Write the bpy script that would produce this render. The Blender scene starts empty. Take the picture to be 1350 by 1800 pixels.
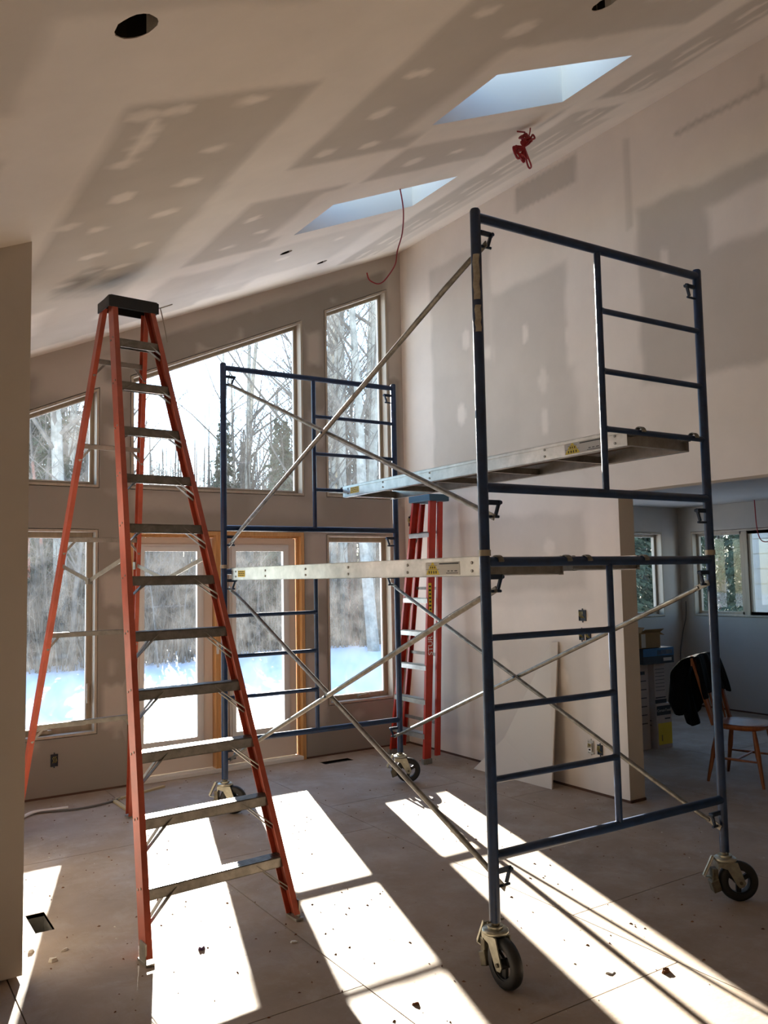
import bpy, bmesh, math, random
import numpy as np
from math import sin, cos, pi, radians, atan2, sqrt
from mathutils import Vector, Matrix
from mathutils.geometry import delaunay_2d_cdt
random.seed(7); np.random.seed(7)
scn = bpy.context.scene
COL = scn.collection

# ---------------------------------------------------------------- camera
PITCH, ROLL, YAW, CAMH, FPX = .07628, -.01912, .5819, 1.695, 1466.3
cd = bpy.data.cameras.new('camera'); cam = bpy.data.objects.new('camera', cd); COL.objects.link(cam)
fw = Vector((sin(YAW)*cos(PITCH), cos(YAW)*cos(PITCH), sin(PITCH)))
r0 = Vector((cos(YAW), -sin(YAW), 0)); u0 = r0.cross(fw)
rr = r0*cos(ROLL)+u0*sin(ROLL); uu = -r0*sin(ROLL)+u0*cos(ROLL)
cam.matrix_world = Matrix(((rr.x, uu.x, -fw.x, 0), (rr.y, uu.y, -fw.y, 0), (rr.z, uu.z, -fw.z, CAMH), (0, 0, 0, 1)))
cd.sensor_fit = 'VERTICAL'; cd.sensor_height = 36; cd.lens = FPX/1800*36; cd.clip_end = 500; cd.clip_start = .02
scn.camera = cam

# ---------------------------------------------------------------- world, sun, exposure
SUN = Vector((.299, .954, .282)).normalized()
w = bpy.data.worlds.new('world'); scn.world = w; w.use_nodes = True
nt = w.node_tree; bg = nt.nodes['Background']
sky = nt.nodes.new('ShaderNodeTexSky'); sky.sky_type = 'NISHITA'; sky.sun_disc = False
sky.sun_elevation = math.asin(SUN.z); sky.sun_rotation = atan2(SUN.x, SUN.y)
sky.air_density = 1.0; sky.dust_density = .05; sky.ozone_density = 3.0; sky.altitude = 300
nt.links.new(sky.outputs[0], bg.inputs[0]); bg.inputs[1].default_value = .36
sd = bpy.data.lights.new('sun', 'SUN'); sun = bpy.data.objects.new('sun', sd); COL.objects.link(sun)
sd.energy = 24; sd.angle = radians(.6); sd.color = (1, .93, .83)
sun.rotation_euler = SUN.to_track_quat('Z', 'Y').to_euler(); sun.location = (12, 36, 16)
scn.view_settings.view_transform = 'Standard'; scn.view_settings.look = 'None'
scn.view_settings.gamma = 1; scn.view_settings.use_curve_mapping = False
scn.view_settings.exposure = 1.42
scn.cycles.diffuse_bounces = 7; scn.cycles.max_bounces = 12; scn.cycles.transparent_max_bounces = 24
scn.cycles.glossy_bounces = 3; scn.cycles.caustics_reflective = False; scn.cycles.caustics_refractive = False
scn.cycles.sample_clamp_indirect = 10

# ---------------------------------------------------------------- materials
def mat(name, col, rough=.6, metal=0, noise=None, bump=None, col2=None, spec=.5, coord='Object'):
    """col base; noise=(scale, amount) value mottling; col2 with noise blends two colours; bump=(scale, strength)"""
    m = bpy.data.materials.new(name); m.use_nodes = True; t = m.node_tree
    p = t.nodes['Principled BSDF']; p.inputs['Base Color'].default_value = (*col, 1)
    p.inputs['Roughness'].default_value = rough; p.inputs['Metallic'].default_value = metal
    p.inputs['Specular IOR Level'].default_value = spec
    tc = t.nodes.new('ShaderNodeTexCoord')
    if noise:
        n = t.nodes.new('ShaderNodeTexNoise'); n.inputs['Scale'].default_value = noise[0]; n.inputs['Detail'].default_value = 6
        n.inputs['Roughness'].default_value = .65
        t.links.new(tc.outputs[coord], n.inputs['Vector'])
        cr = t.nodes.new('ShaderNodeValToRGB'); t.links.new(n.outputs['Fac'], cr.inputs[0])
        c2 = col2 or tuple(c*(1-noise[1]) for c in col)
        cr.color_ramp.elements[0].position = noise[2] if len(noise) > 2 else .35; cr.color_ramp.elements[0].color = (*c2, 1)
        cr.color_ramp.elements[1].position = noise[3] if len(noise) > 3 else .65; cr.color_ramp.elements[1].color = (*col, 1)
        t.links.new(cr.outputs[0], p.inputs['Base Color'])
    if bump:
        n2 = t.nodes.new('ShaderNodeTexNoise'); n2.inputs['Scale'].default_value = bump[0]; n2.inputs['Detail'].default_value = 5
        t.links.new(tc.outputs[coord], n2.inputs['Vector'])
        b = t.nodes.new('ShaderNodeBump'); b.inputs['Strength'].default_value = bump[1]; b.inputs['Distance'].default_value = .01
        t.links.new(n2.outputs['Fac'], b.inputs['Height']); t.links.new(b.outputs[0], p.inputs['Normal'])
    return m

def wood(name, ca, cb, axis='Z', scale=6, rough=.55):
    m = mat(name, ca, rough); t = m.node_tree; p = t.nodes['Principled BSDF']
    tc = t.nodes.new('ShaderNodeTexCoord'); mp = t.nodes.new('ShaderNodeMapping')
    s = [scale*3]*3; s['XYZ'.index(axis)] = scale*.25; mp.inputs['Scale'].default_value = s
    n = t.nodes.new('ShaderNodeTexNoise'); n.inputs['Scale'].default_value = 1.5; n.inputs['Detail'].default_value = 6; n.inputs['Distortion'].default_value = 1
    cr = t.nodes.new('ShaderNodeValToRGB'); cr.color_ramp.elements[0].position = .3; cr.color_ramp.elements[1].position = .7
    cr.color_ramp.elements[0].color = (*cb, 1); cr.color_ramp.elements[1].color = (*ca, 1)
    t.links.new(tc.outputs['Object'], mp.inputs[0]); t.links.new(mp.outputs[0], n.inputs[0]); t.links.new(n.outputs['Fac'], cr.inputs[0]); t.links.new(cr.outputs[0], p.inputs['Base Color'])
    return m

MUD = (.84, .755, .67); BOARD = (.50, .45, .39)
def drywall(name, board=BOARD, mud=MUD):
    m = mat(name, board, .9, spec=.15); t = m.node_tree; p = t.nodes['Principled BSDF']
    a = t.nodes.new('ShaderNodeAttribute'); a.attribute_name = 'mud'
    tc = t.nodes.new('ShaderNodeTexCoord')
    n = t.nodes.new('ShaderNodeTexNoise'); n.inputs['Scale'].default_value = 2.2; n.inputs['Detail'].default_value = 7; n.inputs['Roughness'].default_value = .6
    t.links.new(tc.outputs['Object'], n.inputs[0])
    mx = t.nodes.new('ShaderNodeMix'); mx.data_type = 'RGBA'
    mx.inputs[6].default_value = (*board, 1); mx.inputs[7].default_value = (*mud, 1)
    t.links.new(a.outputs['Fac'], mx.inputs[0])
    mr = t.nodes.new('ShaderNodeMapRange'); mr.inputs[1].default_value = .25; mr.inputs[2].default_value = .75; mr.inputs[3].default_value = .93; mr.inputs[4].default_value = 1.05
    t.links.new(n.outputs['Fac'], mr.inputs[0])
    sa = t.nodes.new('ShaderNodeAttribute'); sa.attribute_name = 'stain'
    st = t.nodes.new('ShaderNodeMath'); st.operation = 'MULTIPLY_ADD'; st.inputs[1].default_value = -1; st.inputs[2].default_value = 1
    t.links.new(sa.outputs['Fac'], st.inputs[0]); mm = t.nodes.new('ShaderNodeMath'); mm.operation = 'MULTIPLY'
    t.links.new(st.outputs[0], mm.inputs[0]); t.links.new(mr.outputs[0], mm.inputs[1])
    sc = t.nodes.new('ShaderNodeVectorMath'); sc.operation = 'SCALE'
    t.links.new(mx.outputs[2], sc.inputs[0]); t.links.new(mm.outputs[0], sc.inputs['Scale'])
    t.links.new(sc.outputs[0], p.inputs['Base Color'])
    return m

def pane_mat(name, haze, dirt, scale=3):
    """thin dusty pane: mostly clear, a weak mirror, and a film of dust that scatters the light falling on it"""
    m = bpy.data.materials.new(name); m.use_nodes = True; t = m.node_tree
    for n in list(t.nodes): t.nodes.remove(n)
    out = t.nodes.new('ShaderNodeOutputMaterial')
    tr = t.nodes.new('ShaderNodeBsdfTransparent'); tr.inputs[0].default_value = (.94, .96, .95, 1)
    gl = t.nodes.new('ShaderNodeBsdfGlossy'); gl.inputs['Roughness'].default_value = .02
    tl = t.nodes.new('ShaderNodeBsdfTranslucent'); tl.inputs[0].default_value = (.9, .9, .88, 1)
    lw = t.nodes.new('ShaderNodeLayerWeight'); lw.inputs[0].default_value = .5   # facing: the same from both sides of the pane
    pw = t.nodes.new('ShaderNodeMath'); pw.operation = 'POWER'; pw.inputs[1].default_value = 5; t.links.new(lw.outputs['Facing'], pw.inputs[0])
    fr = t.nodes.new('ShaderNodeMath'); fr.operation = 'MULTIPLY_ADD'; fr.inputs[1].default_value = .85; fr.inputs[2].default_value = .04; t.links.new(pw.outputs[0], fr.inputs[0])
    m1 = t.nodes.new('ShaderNodeMixShader'); m2 = t.nodes.new('ShaderNodeMixShader')
    t.links.new(fr.outputs[0], m1.inputs[0]); t.links.new(tr.outputs[0], m1.inputs[1]); t.links.new(gl.outputs[0], m1.inputs[2])
    tc = t.nodes.new('ShaderNodeTexCoord'); n = t.nodes.new('ShaderNodeTexNoise'); n.inputs['Scale'].default_value = scale; n.inputs['Detail'].default_value = 8; n.inputs['Roughness'].default_value = .7
    t.links.new(tc.outputs['Object'], n.inputs[0])
    mr = t.nodes.new('ShaderNodeMapRange'); mr.inputs[1].default_value = .35; mr.inputs[2].default_value = .7; mr.inputs[3].default_value = haze; mr.inputs[4].default_value = dirt
    t.links.new(n.outputs['Fac'], mr.inputs[0])
    t.links.new(mr.outputs[0], m2.inputs[0]); t.links.new(m1.outputs[0], m2.inputs[1]); t.links.new(tl.outputs[0], m2.inputs[2])
    t.links.new(m2.outputs[0], out.inputs[0])
    return m

def floor_mat():
    m = mat('subfloor', (.42, .345, .275), .72, spec=.3); t = m.node_tree; p = t.nodes['Principled BSDF']
    tc = t.nodes.new('ShaderNodeTexCoord'); L = t.links
    def noise(scale, detail=6, stretch=None, rough=.6, dist=0):
        n = t.nodes.new('ShaderNodeTexNoise'); n.inputs['Scale'].default_value = scale; n.inputs['Detail'].default_value = detail
        n.inputs['Roughness'].default_value = rough; n.inputs['Distortion'].default_value = dist
        if stretch:
            mp = t.nodes.new('ShaderNodeMapping'); mp.inputs['Scale'].default_value = stretch; L.new(tc.outputs['Object'], mp.inputs[0]); L.new(mp.outputs[0], n.inputs[0])
        else: L.new(tc.outputs['Object'], n.inputs[0])
        return n.outputs['Fac']
    def ramp(f, a, b, ca, cb):
        r = t.nodes.new('ShaderNodeMapRange'); r.inputs[1].default_value = a; r.inputs[2].default_value = b; r.inputs[3].default_value = ca; r.inputs[4].default_value = cb
        L.new(f, r.inputs[0]); return r.outputs[0]
    def mix(fac, a, b):
        x = t.nodes.new('ShaderNodeMix'); x.data_type = 'RGBA'; L.new(fac, x.inputs[0])
        for i, c in ((6, a), (7, b)):
            if isinstance(c, tuple): x.inputs[i].default_value = (*c, 1)
            else: L.new(c, x.inputs[i])
        return x.outputs[2]
    base = mix(ramp(noise(1.3, 8, rough=.65), .32, .68, 0, 1), (.27, .205, .15), (.39, .305, .23))
    dust = mix(ramp(noise(3.1, 9, rough=.75, dist=.3), .48, .74, 0, .6), base, (.46, .41, .35))
    grain = mix(ramp(noise(9, 5, (7, .5, 1)), .60, .78, 0, .35), dust, (.22, .17, .13))
    scuff = mix(ramp(noise(26, 4, rough=.5), .71, .75, 0, .7), grain, (.12, .09, .07))
    fleck = mix(ramp(noise(60, 3), .72, .76, 0, .6), scuff, (.78, .74, .66))
    L.new(fleck, p.inputs['Base Color'])
    L.new(ramp(noise(2.4, 6), .3, .7, .55, .85), p.inputs['Roughness'])
    b = t.nodes.new('ShaderNodeBump'); b.inputs['Strength'].default_value = .25; b.inputs['Distance'].default_value = .004
    L.new(noise(40, 6), b.inputs['Height']); L.new(b.outputs[0], p.inputs['Normal'])
    return m

M = dict(
 drywall_ceiling=drywall('ceiling drywall', (.60, .54, .47), (.90, .82, .73)), drywall_far_shaded=drywall('window wall drywall', (.30, .265, .225), (.50, .44, .38)), well=mat('skylight well drywall', (.69, .63, .55), .85),  # window wall: the same drywall, its shade put into a darker colour
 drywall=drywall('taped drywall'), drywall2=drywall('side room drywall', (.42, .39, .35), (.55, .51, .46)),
 drycore=mat('gypsum edge', (.62, .56, .48), .95), dark=mat('dark gap', (.02, .016, .012), 1, spec=0), gap=mat('bottom plate', (.10, .05, .03), .9),
 floor=floor_mat(), joist=mat('hole inside', (.05, .045, .04), .8),
 jamb=wood('primed jamb', (.46, .39, .30), (.37, .31, .24), 'Z', 5), sash=wood('clear finished sash', (.33, .26, .18), (.24, .19, .13), 'Z', 6),
 pine=wood('pine door frame', (.62, .34, .13), (.46, .23, .08), 'Z', 7), door=mat('primed door', (.66, .57, .48), .6), lite=mat('white glazing frame', (.70, .68, .64), .45),
 siding=mat('exterior siding', (.52, .48, .42), .8),
 pane=pane_mat('dusty pane', .002, .014), pane_low=pane_mat('dirty pane', .004, .028, 4), pane_clean=pane_mat('clean pane', .0006, .004),
 navy=mat('blue scaffold paint', (.009, .033, .098), .38, 0, (14, .5, .3, .6)), steel=mat('galvanised steel', (.27, .25, .215), .45, .75, (20, .5)),
 lock=mat('dark lock steel', (.015, .03, .06), .5, .3), collar=mat('coupling collar', (.32, .28, .22), .5, .5),
 alu=mat('scuffed aluminium', (.56, .54, .50), .38, .85, (9, .3)), alud=mat('dull aluminium', (.36, .34, .30), .5, .7, (12, .35)),
 treads=mat('ribbed aluminium', (.30, .28, .25), .38, .8, (18, .35)), ply=mat('plank plywood', (.13, .09, .06), .8, 0, (10, .4)),
 orange=mat('orange fibreglass', (.44, .085, .045), .42, 0, (7, .3)), red=mat('red fibreglass', (.50, .035, .015), .42, 0, (7, .25)),
 cap=mat('black cap plastic', (.012, .013, .015), .5, 0, (8, .4)), bluecap=mat('blue cap plastic', (.02, .07, .12), .5),
 rubber=mat('black rubber', (.01, .01, .01), .55), zinc=mat('zinc plated caster steel', (.47, .46, .37), .35, .75, (16, .45)), dirtyzinc=mat('dirty caster steel', (.20, .18, .13), .5, .6, (16, .6)),
 paper=mat('worn paper sticker', (.42, .385, .31), .9, 0, (40, .3)), yellow=mat('yellow sticker', (.72, .55, .03), .6), black=mat('black print', (.02, .02, .02), .7),
 silver=mat('silver sticker', (.55, .53, .48), .5), redcord=mat('red cord', (.30, .008, .012), .45), grey=mat('grey cable', (.12, .11, .10), .6), white=mat('white plastic', (.75, .73, .70), .5),
 blackbox=mat('blue black electrical box', (.015, .02, .03), .6), brass=mat('wire ends', (.5, .42, .15), .4, .7),
 cardboard=mat('brown cardboard', (.30, .19, .075), .85, 0, (5, .2)), whitebox=mat('white printed carton', (.50, .44, .40), .7, 0, (4, .12)), bluebox=mat('blue printed carton', (.03, .14, .34), .55), blackcarton=mat('black printed carton', (.02, .02, .025), .55),
 oak=wood('varnished chair wood', (.34, .11, .028), (.22, .065, .016), 'Z', 8, .3), cloth=mat('black jacket cloth', (.006, .006, .008), .9, 0, (30, .4), (18, .5), spec=.2), lining=mat('brown jacket lining', (.12, .05, .025), .8),
 snow=mat('snow', (.90, .92, .96), .5, 0, (.35, .04), (1.2, .5), spec=.6), bark=mat('grey bark', (.16, .14, .12), .95, 0, (9, .4)), palebark=mat('pale aspen bark', (.40, .38, .33), .9, 0, (5, .5)),
 needle=mat('dark needles', (.045, .062, .035), .9), twig=mat('brown twigs', (.13, .105, .08), .95), scrap=mat('plaster crumb', (.66, .60, .50), .9), leaf=mat('dry leaf', (.16, .06, .02), .8),
 purple=mat('purple plastic', (.06, .02, .10), .5), strip=mat('pale wood strip', (.50, .40, .22), .8), roof=mat('roof deck', (.2, .18, .16), .9))

# ---------------------------------------------------------------- mesh helpers
class MB:
    def __init__(s): s.v = []; s.f = []; s.sm = []
    def add(s, vs, fs, smooth=False):
        o = len(s.v); s.v += [tuple(v) for v in vs]; s.f += [tuple(o+i for i in f) for f in fs]; s.sm += [smooth]*len(fs); return s
    def box(s, lo, hi, mtx=None):
        x0, y0, z0 = lo; x1, y1, z1 = hi
        vs = [Vector(p) for p in ((x0,y0,z0),(x1,y0,z0),(x1,y1,z0),(x0,y1,z0),(x0,y0,z1),(x1,y0,z1),(x1,y1,z1),(x0,y1,z1))]
        if mtx: vs = [mtx @ v for v in vs]
        return s.add(vs, [(0,3,2,1),(4,5,6,7),(0,1,5,4),(1,2,6,5),(2,3,7,6),(3,0,4,7)])
    def beam(s, p0, p1, w, d, up=(0,0,1)):
        """bar of section w (across) x d (along up)"""
        p0 = Vector(p0); p1 = Vector(p1); a = (p1-p0).normalized(); x = a.cross(Vector(up))
        if x.length < 1e-4: x = a.cross(Vector((1,0,0)))
        x.normalize(); y = x.cross(a)
        vs = []
        for p in (p0, p1):
            for i, j in ((-1,-1),(1,-1),(1,1),(-1,1)): vs.append(p+x*(i*w/2)+y*(j*d/2))
        return s.add(vs, [(0,1,2,3),(7,6,5,4),(0,4,5,1),(1,5,6,2),(2,6,7,3),(3,7,4,0)])
    def tube(s, pts, r, n=10, caps=True):
        pts = [Vector(p) for p in pts]; rs = r if isinstance(r, (list, tuple)) else [r]*len(pts)
        t0 = (pts[1]-pts[0]).normalized(); x = t0.cross(Vector((0,0,1)))
        if x.length < .05: x = t0.cross(Vector((1,0,0)))
        x.normalize(); vs = []
        for i, p in enumerate(pts):
            t = (pts[min(i+1, len(pts)-1)]-pts[max(i-1, 0)]).normalized()
            x = (x-t*x.dot(t)).normalized(); y = t.cross(x)
            for k in range(n): a = 2*pi*k/n; vs.append(p+(x*cos(a)+y*sin(a))*rs[i])
        fs = [(i*n+k, i*n+(k+1)%n, (i+1)*n+(k+1)%n, (i+1)*n+k) for i in range(len(pts)-1) for k in range(n)]
        s.add(vs, fs, True)
        if caps:
            s.add(vs[:n], [tuple(range(n))[::-1]]); s.add(vs[-n:], [tuple(range(n))])
        return s
    def prism(s, poly, o, ux, uy, d):
        """poly 2D in plane (o,ux,uy), extruded by vector d"""
        o = Vector(o); ux = Vector(ux); uy = Vector(uy); d = Vector(d); n = len(poly)
        a = [o+ux*p[0]+uy*p[1] for p in poly]; b = [v+d for v in a]
        return s.add(a+b, [tuple(range(n))[::-1], tuple(range(n, 2*n))]+[(i, (i+1)%n, n+(i+1)%n, n+i) for i in range(n)])
    def lathe(s, prof, o, ax, n=24):
        """prof [(radius, along)], closed ring profile"""
        o = Vector(o); ax = Vector(ax).normalized(); x = ax.cross(Vector((0,0,1)))
        if x.length < .05: x = Vector((1,0,0))
        x.normalize(); y = ax.cross(x); m = len(prof); vs = []
        for k in range(n):
            a = 2*pi*k/n; e = x*cos(a)+y*sin(a)
            for r, h in prof: vs.append(o+e*r+ax*h)
        return s.add(vs, [(k*m+i, ((k+1)%n)*m+i, ((k+1)%n)*m+(i+1)%m, k*m+(i+1)%m) for k in range(n) for i in range(m)], True)
    def mesh(s, name, m):
        me = bpy.data.meshes.new(name); me.from_pydata([tuple(v) for v in s.v], [], s.f); me.materials.append(m)
        me.polygons.foreach_set('use_smooth', s.sm); me.update()
        b = bmesh.new(); b.from_mesh(me); bmesh.ops.recalc_face_normals(b, faces=b.faces); b.to_mesh(me); b.free()
        if any(s.sm):
            try: me.set_sharp_from_angle(angle=radians(50))
            except Exception: pass
        return me
    def build(s, name, m, parent=None, bevel=0, **kw):
        o = bpy.data.objects.new(name, s.mesh(name, m)); COL.objects.link(o)
        if parent: o.parent = parent
        if bevel:
            b = o.modifiers.new('bevel', 'BEVEL'); b.width = bevel; b.segments = 2; b.limit_method = 'ANGLE'
        for k, v in kw.items(): o[k] = v
        return o

def empty(name, loc=(0,0,0), rz=0, parent=None):
    o = bpy.data.objects.new(name, None); COL.objects.link(o); o.location = loc; o.rotation_euler = (0, 0, rz)
    o.empty_display_size = .05
    if parent: o.parent = parent
    return o
def tag(o, label=None, cat=None, group=None, kind=None):
    if label: o['label'] = label
    if cat: o['category'] = cat
    if group: o['group'] = group
    if kind: o['kind'] = kind
    return o
def kids(o): return [c for c in COL.objects if c.parent == o]
KID = {}
def copy_tree(o, parent=None, depth=0):
    c = o.copy(); COL.objects.link(c); c.parent = parent
    for ch in [x for x in list(o.children)]: copy_tree(ch, c)
    return c
def text_part(name, body, size, mtx, m, parent, sx=1):
    cu = bpy.data.curves.new(name, 'FONT'); cu.body = body; cu.size = size; cu.extrude = .0004; cu.align_x = 'CENTER'; cu.align_y = 'CENTER'
    tmp = bpy.data.objects.new('tmp', cu); COL.objects.link(tmp)
    me = bpy.data.meshes.new_from_object(tmp); bpy.data.objects.remove(tmp)
    me.transform(mtx @ Matrix.Diagonal((sx, 1, 1, 1))); me.materials.clear(); me.materials.append(m)
    o = bpy.data.objects.new(name, me); COL.objects.link(o); o.parent = parent; return o

# ---------------------------------------------------------------- taped surfaces with holes
def wob(u, v, k=1):
    return .5*np.sin(5.1*u+1.7*v*k)+.3*np.sin(11.3*v-7.2*u+1)+.2*np.sin(23*u+17*v)
def paint(U, V, ops, base=0.):
    a = np.full(U.shape, base)
    for op in ops:
        u0, v0, u1, v1, val = op[:5]; soft = op[5] if len(op) > 5 else .05; wb = op[6] if len(op) > 6 else .025
        Uw = U+wb*wob(U, V); Vw = V+wb*wob(V, U, 2)
        d = np.minimum.reduce([Uw-u0, u1-Uw, Vw-v0, v1-Vw])
        m = np.clip(d/soft+.5, 0, 1); a = a*(1-m)+val*m
    return a
def spots(pts, ru, rv, val, seed=1):
    rnd = random.Random(seed)
    return [('spot', u, v, ru*rnd.uniform(.7, 1.3), rv*rnd.uniform(.7, 1.3), rnd.uniform(.75, 1)*val) for u, v in pts]
def panel(name, toW, outline, holes, fine, ops, spot, m, thick, back=None, res=.04, base=0., side=None, stains=()):
    """surface in (u,v) with holes; toW(u,v,depth) gives world; fine=(u0,v0,u1,v1) densely sampled so the tape and mud are painted crisply"""
    co = []; ed = []
    def loop(p, sub):
        st = len(co)
        for i in range(len(p)):
            a = Vector(p[i]); b = Vector(p[(i+1) % len(p)]); n = max(1, int((b-a).length/sub))
            for k in range(n): co.append(a.lerp(b, k/n))
        n = len(co)-st
        for k in range(n): ed.append((st+k, st+(k+1) % n))
    loop(outline, .5)
    for h in holes: loop(h, .3)
    def inside(p, poly):
        c = False; x, y = p
        for i in range(len(poly)):
            x0, y0 = poly[i]; x1, y1 = poly[i-1]
            if (y0 > y) != (y1 > y) and x < (x1-x0)*(y-y0)/(y1-y0)+x0: c = not c
        return c
    nb = len(co)
    for iu, u in enumerate(np.arange(fine[0]+.013, fine[2], res)):
        for v in np.arange(fine[1]+.017, fine[3], res):
            q = (u, v+(.5*res if iu % 2 else 0))
            if inside(q, outline) and not any(inside(q, h) for h in holes): co.append(Vector(q))
    vs, es, fs, *_ = delaunay_2d_cdt(co, ed, [], 1, 1e-5)
    keep = []
    for f in fs:
        c = sum((Vector(vs[i]) for i in f), Vector((0, 0)))/len(f)
        if not any(inside(c, h) for h in holes): keep.append(tuple(f))
    A = np.array([(v[0], v[1]) for v in vs]); U, V = A[:, 0], A[:, 1]
    a = paint(U, V, ops, base)
    for _, su, sv, ru, rv, val in spot:
        d = np.sqrt(((U-su+.01*wob(U*4, V*4))/ru)**2+((V-sv)/rv)**2); mk = np.clip((1.15-d)/.35, 0, 1); a = a*(1-mk)+val*mk
    front = [toW(u, v, 0) for u, v in A]
    nv = len(front)
    # back + reveals from the loops
    loops = []; pos = {tuple(round(x, 4) for x in v): i for i, v in enumerate(A.tolist())}
    st = 0; verts = list(front); faces = [list(f) for f in keep]; mi = [0]*len(faces)
    cnt = {}
    for f in keep:
        for i in range(len(f)):
            e = (f[i], f[(i+1) % len(f)]); cnt[e] = 1
    bnd = [e for e in cnt if (e[1], e[0]) not in cnt]
    idx = {}
    for a0, b0 in bnd:
        for q in (a0, b0):
            if q not in idx:
                idx[q] = len(verts); verts.append(toW(A[q][0], A[q][1], thick))
        faces.append([b0, a0, idx[a0], idx[b0]]); mi.append(1)
    # back face: coarse CDT of the loops only
    vs2, e2, f2, *_ = delaunay_2d_cdt(co[:nb], ed, [], 1, 1e-5)
    off = len(verts); verts += [toW(v[0], v[1], thick) for v in vs2]
    for f in f2:
        c = sum((Vector(vs2[i]) for i in f), Vector((0, 0)))/len(f)
        if not any(inside(c, h) for h in holes): faces.append([off+i for i in f][::-1]); mi.append(2)
    me = bpy.data.meshes.new(name); me.from_pydata([tuple(v) for v in verts], [], faces)
    for x in (m, side or M['drycore'], back or M['siding']): me.materials.append(x)
    me.polygons.foreach_set('material_index', mi)
    at = me.attributes.new('mud', 'FLOAT', 'POINT'); val = np.zeros(len(verts), dtype=np.float32); val[:nv] = a; val[nv:] = .8; at.data.foreach_set('value', val)
    if stains:
        sv = np.zeros(len(verts), dtype=np.float32)
        for su, sv_, ru, rv, k in stains:
            d = np.sqrt(((U-su)/ru)**2+((V-sv_)/rv)**2)+.25*wob(U*3, V*3); sv[:nv] = np.maximum(sv[:nv], k*np.clip(1-d, 0, 1)**.8)
        me.attributes.new('stain', 'FLOAT', 'POINT').data.foreach_set('value', sv)
    me.update()
    o = bpy.data.objects.new(name, me); COL.objects.link(o)
    return o

D, R = 7.071, 4.91
SL = .44
def cz(x): return 5.10-SL*(R-x)
XL, YB = -1.6, -7.5

# ---- far wall
def rect(a, b, c, d): return [(a, b), (c, b), (c, d), (a, d)]
W1 = [(1.06, 2.468), (1.82, 2.468), (1.82, 3.322), (1.06, 2.982)]
W2 = [(2.075, 2.468), (3.743, 2.468), (3.743, 4.198), (2.075, 3.45)]
W3 = [(3.983, 2.468), (4.735, 2.468), (4.735, 4.680), (3.983, 4.333)]
W4 = rect(1.06, .455, 1.816, 2.127)
W5 = rect(3.976, .465, 4.741, 2.11)
FILL_W8 = rect(-1.5, .25, -.65, 2.08); FILL_W9 = rect(-.5, .25, .40, 2.08)   # invented, unseen windows left of the partition, added to carry in daylight
DR = rect(2.06, .015, 3.735, 2.127)
fops = [(0, -1, 6, .9, 0), (1.9, 2.2, 2.0, 2.45, .6, .08), (.7, 2.16, 5, 2.42, .0), (2.1, 2.30, 2.95, 2.46, .55, .06), (3.2, 2.25, 3.9, 2.45, .35, .1),
        (1.45, 2.7, 2.05, 3.75, .0), (1.3, 3.2, 2.0, 3.62, .95, .12, .05), (1.9, 2.75, 2.06, 3.0, .9, .03), (1.86, 3.35, 2.2, 3.5, .0),
        (3.79, 3.78, 3.96, 4.10, .85, .03), (3.8, 2.95, 3.97, 3.3, .75, .05), (3.77, 2.5, 3.96, 2.8, .4, .08), (1.84, 1.5, 2.05, 1.75, .8, .03), (1.86, .5, 2.05, .82, .85, .02),
        (3.76, 1.55, 3.97, 2.1, .75, .04), (3.76, .3, 3.97, .95, .8, .03), (4.74, 4.0, 4.95, 5.1, .9, .06), (4.86, -1, 4.95, 5.2, .95, .03), (4.74, 3.72, 4.86, 4.32, .9, .02), (4.745, 2.3, 4.86, 3.7, .05, .02),
        (4.745, 0, 4.95, 2.4, .55, .05), (.7, -.1, 1.2, 6, .2, .05)]
fs = spots([(1.94, 2.0), (1.94, 1.35), (1.94, .98), (1.97, .45), (1.3, .42), (3.1, 3.95), (2.7, 3.75), (3.25, 4.25), (4.1, 4.45), (4.75, 4.5), (3.87, 3.6), (3.87, 1.2), (4.3, .35), (2.6, 2.36)], .05, .05, .6, 3)
crest = [(x, cz(x)) for x in (4.91, .72)]
# mud band following the ceiling slope is laid by spots along it
fs += [('spot', x, cz(x)-.02, .16, .10, .9) for x in np.arange(.72, 4.9, .07)]
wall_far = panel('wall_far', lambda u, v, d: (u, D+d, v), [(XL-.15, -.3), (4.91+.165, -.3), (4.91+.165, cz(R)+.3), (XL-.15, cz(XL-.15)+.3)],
                 [W1, W2, W3, W4, DR, W5, FILL_W8, FILL_W9], (.7, 0, 4.95, 5.15), fops, fs, M['drywall_far_shaded'], .17, res=.045)
tag(wall_far, 'tall taped drywall wall with the windows and double doors, under the slope', 'wall', kind='structure')

# ---- right wall
OP = rect(.4, -.2, 4.255, 2.29)
rops = [(-4, -1, 8, 6, .75, .05, 0),
        (4.55, 4.84, 5.27, 5.06, .1, .02, .01), (5.62, 3.2, 6.7, 4.75, .3, .05), (4.70, 2.62, 5.62, 4.22, .25, .06, .03), (4.62, 2.5, 5.9, 3.35, .32, .1, .04), (5.3, 2.5, 6.7, 3.6, .25, .06),
        (2.3, 3.03, 3.99, 4.36, .12, .05, .035), (2.0, 3.85, 3.36, 4.18, .75, .06, .03), (4.02, 4.25, 4.06, 4.95, .25, .02, 0),
        (2.9, 4.765, 3.62, 4.80, .08, .015, .006), (2.93, 4.80, 2.96, 4.87, .15, .02, 0),
        (4.62, 1.55, 6.6, 2.18, .35, .06, .03), (4.55, 1.18, 6.0, 1.42, .95, .06, .03), (4.60, .2, 6.5, 1.15, .40, .06), (4.28, -1, 4.55, 2.3, .9, .05, .01), (6.55, .0, 6.95, 5.2, .8, .04), (6.95, -1, 7.1, 6, .95, .03, .005)]
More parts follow.
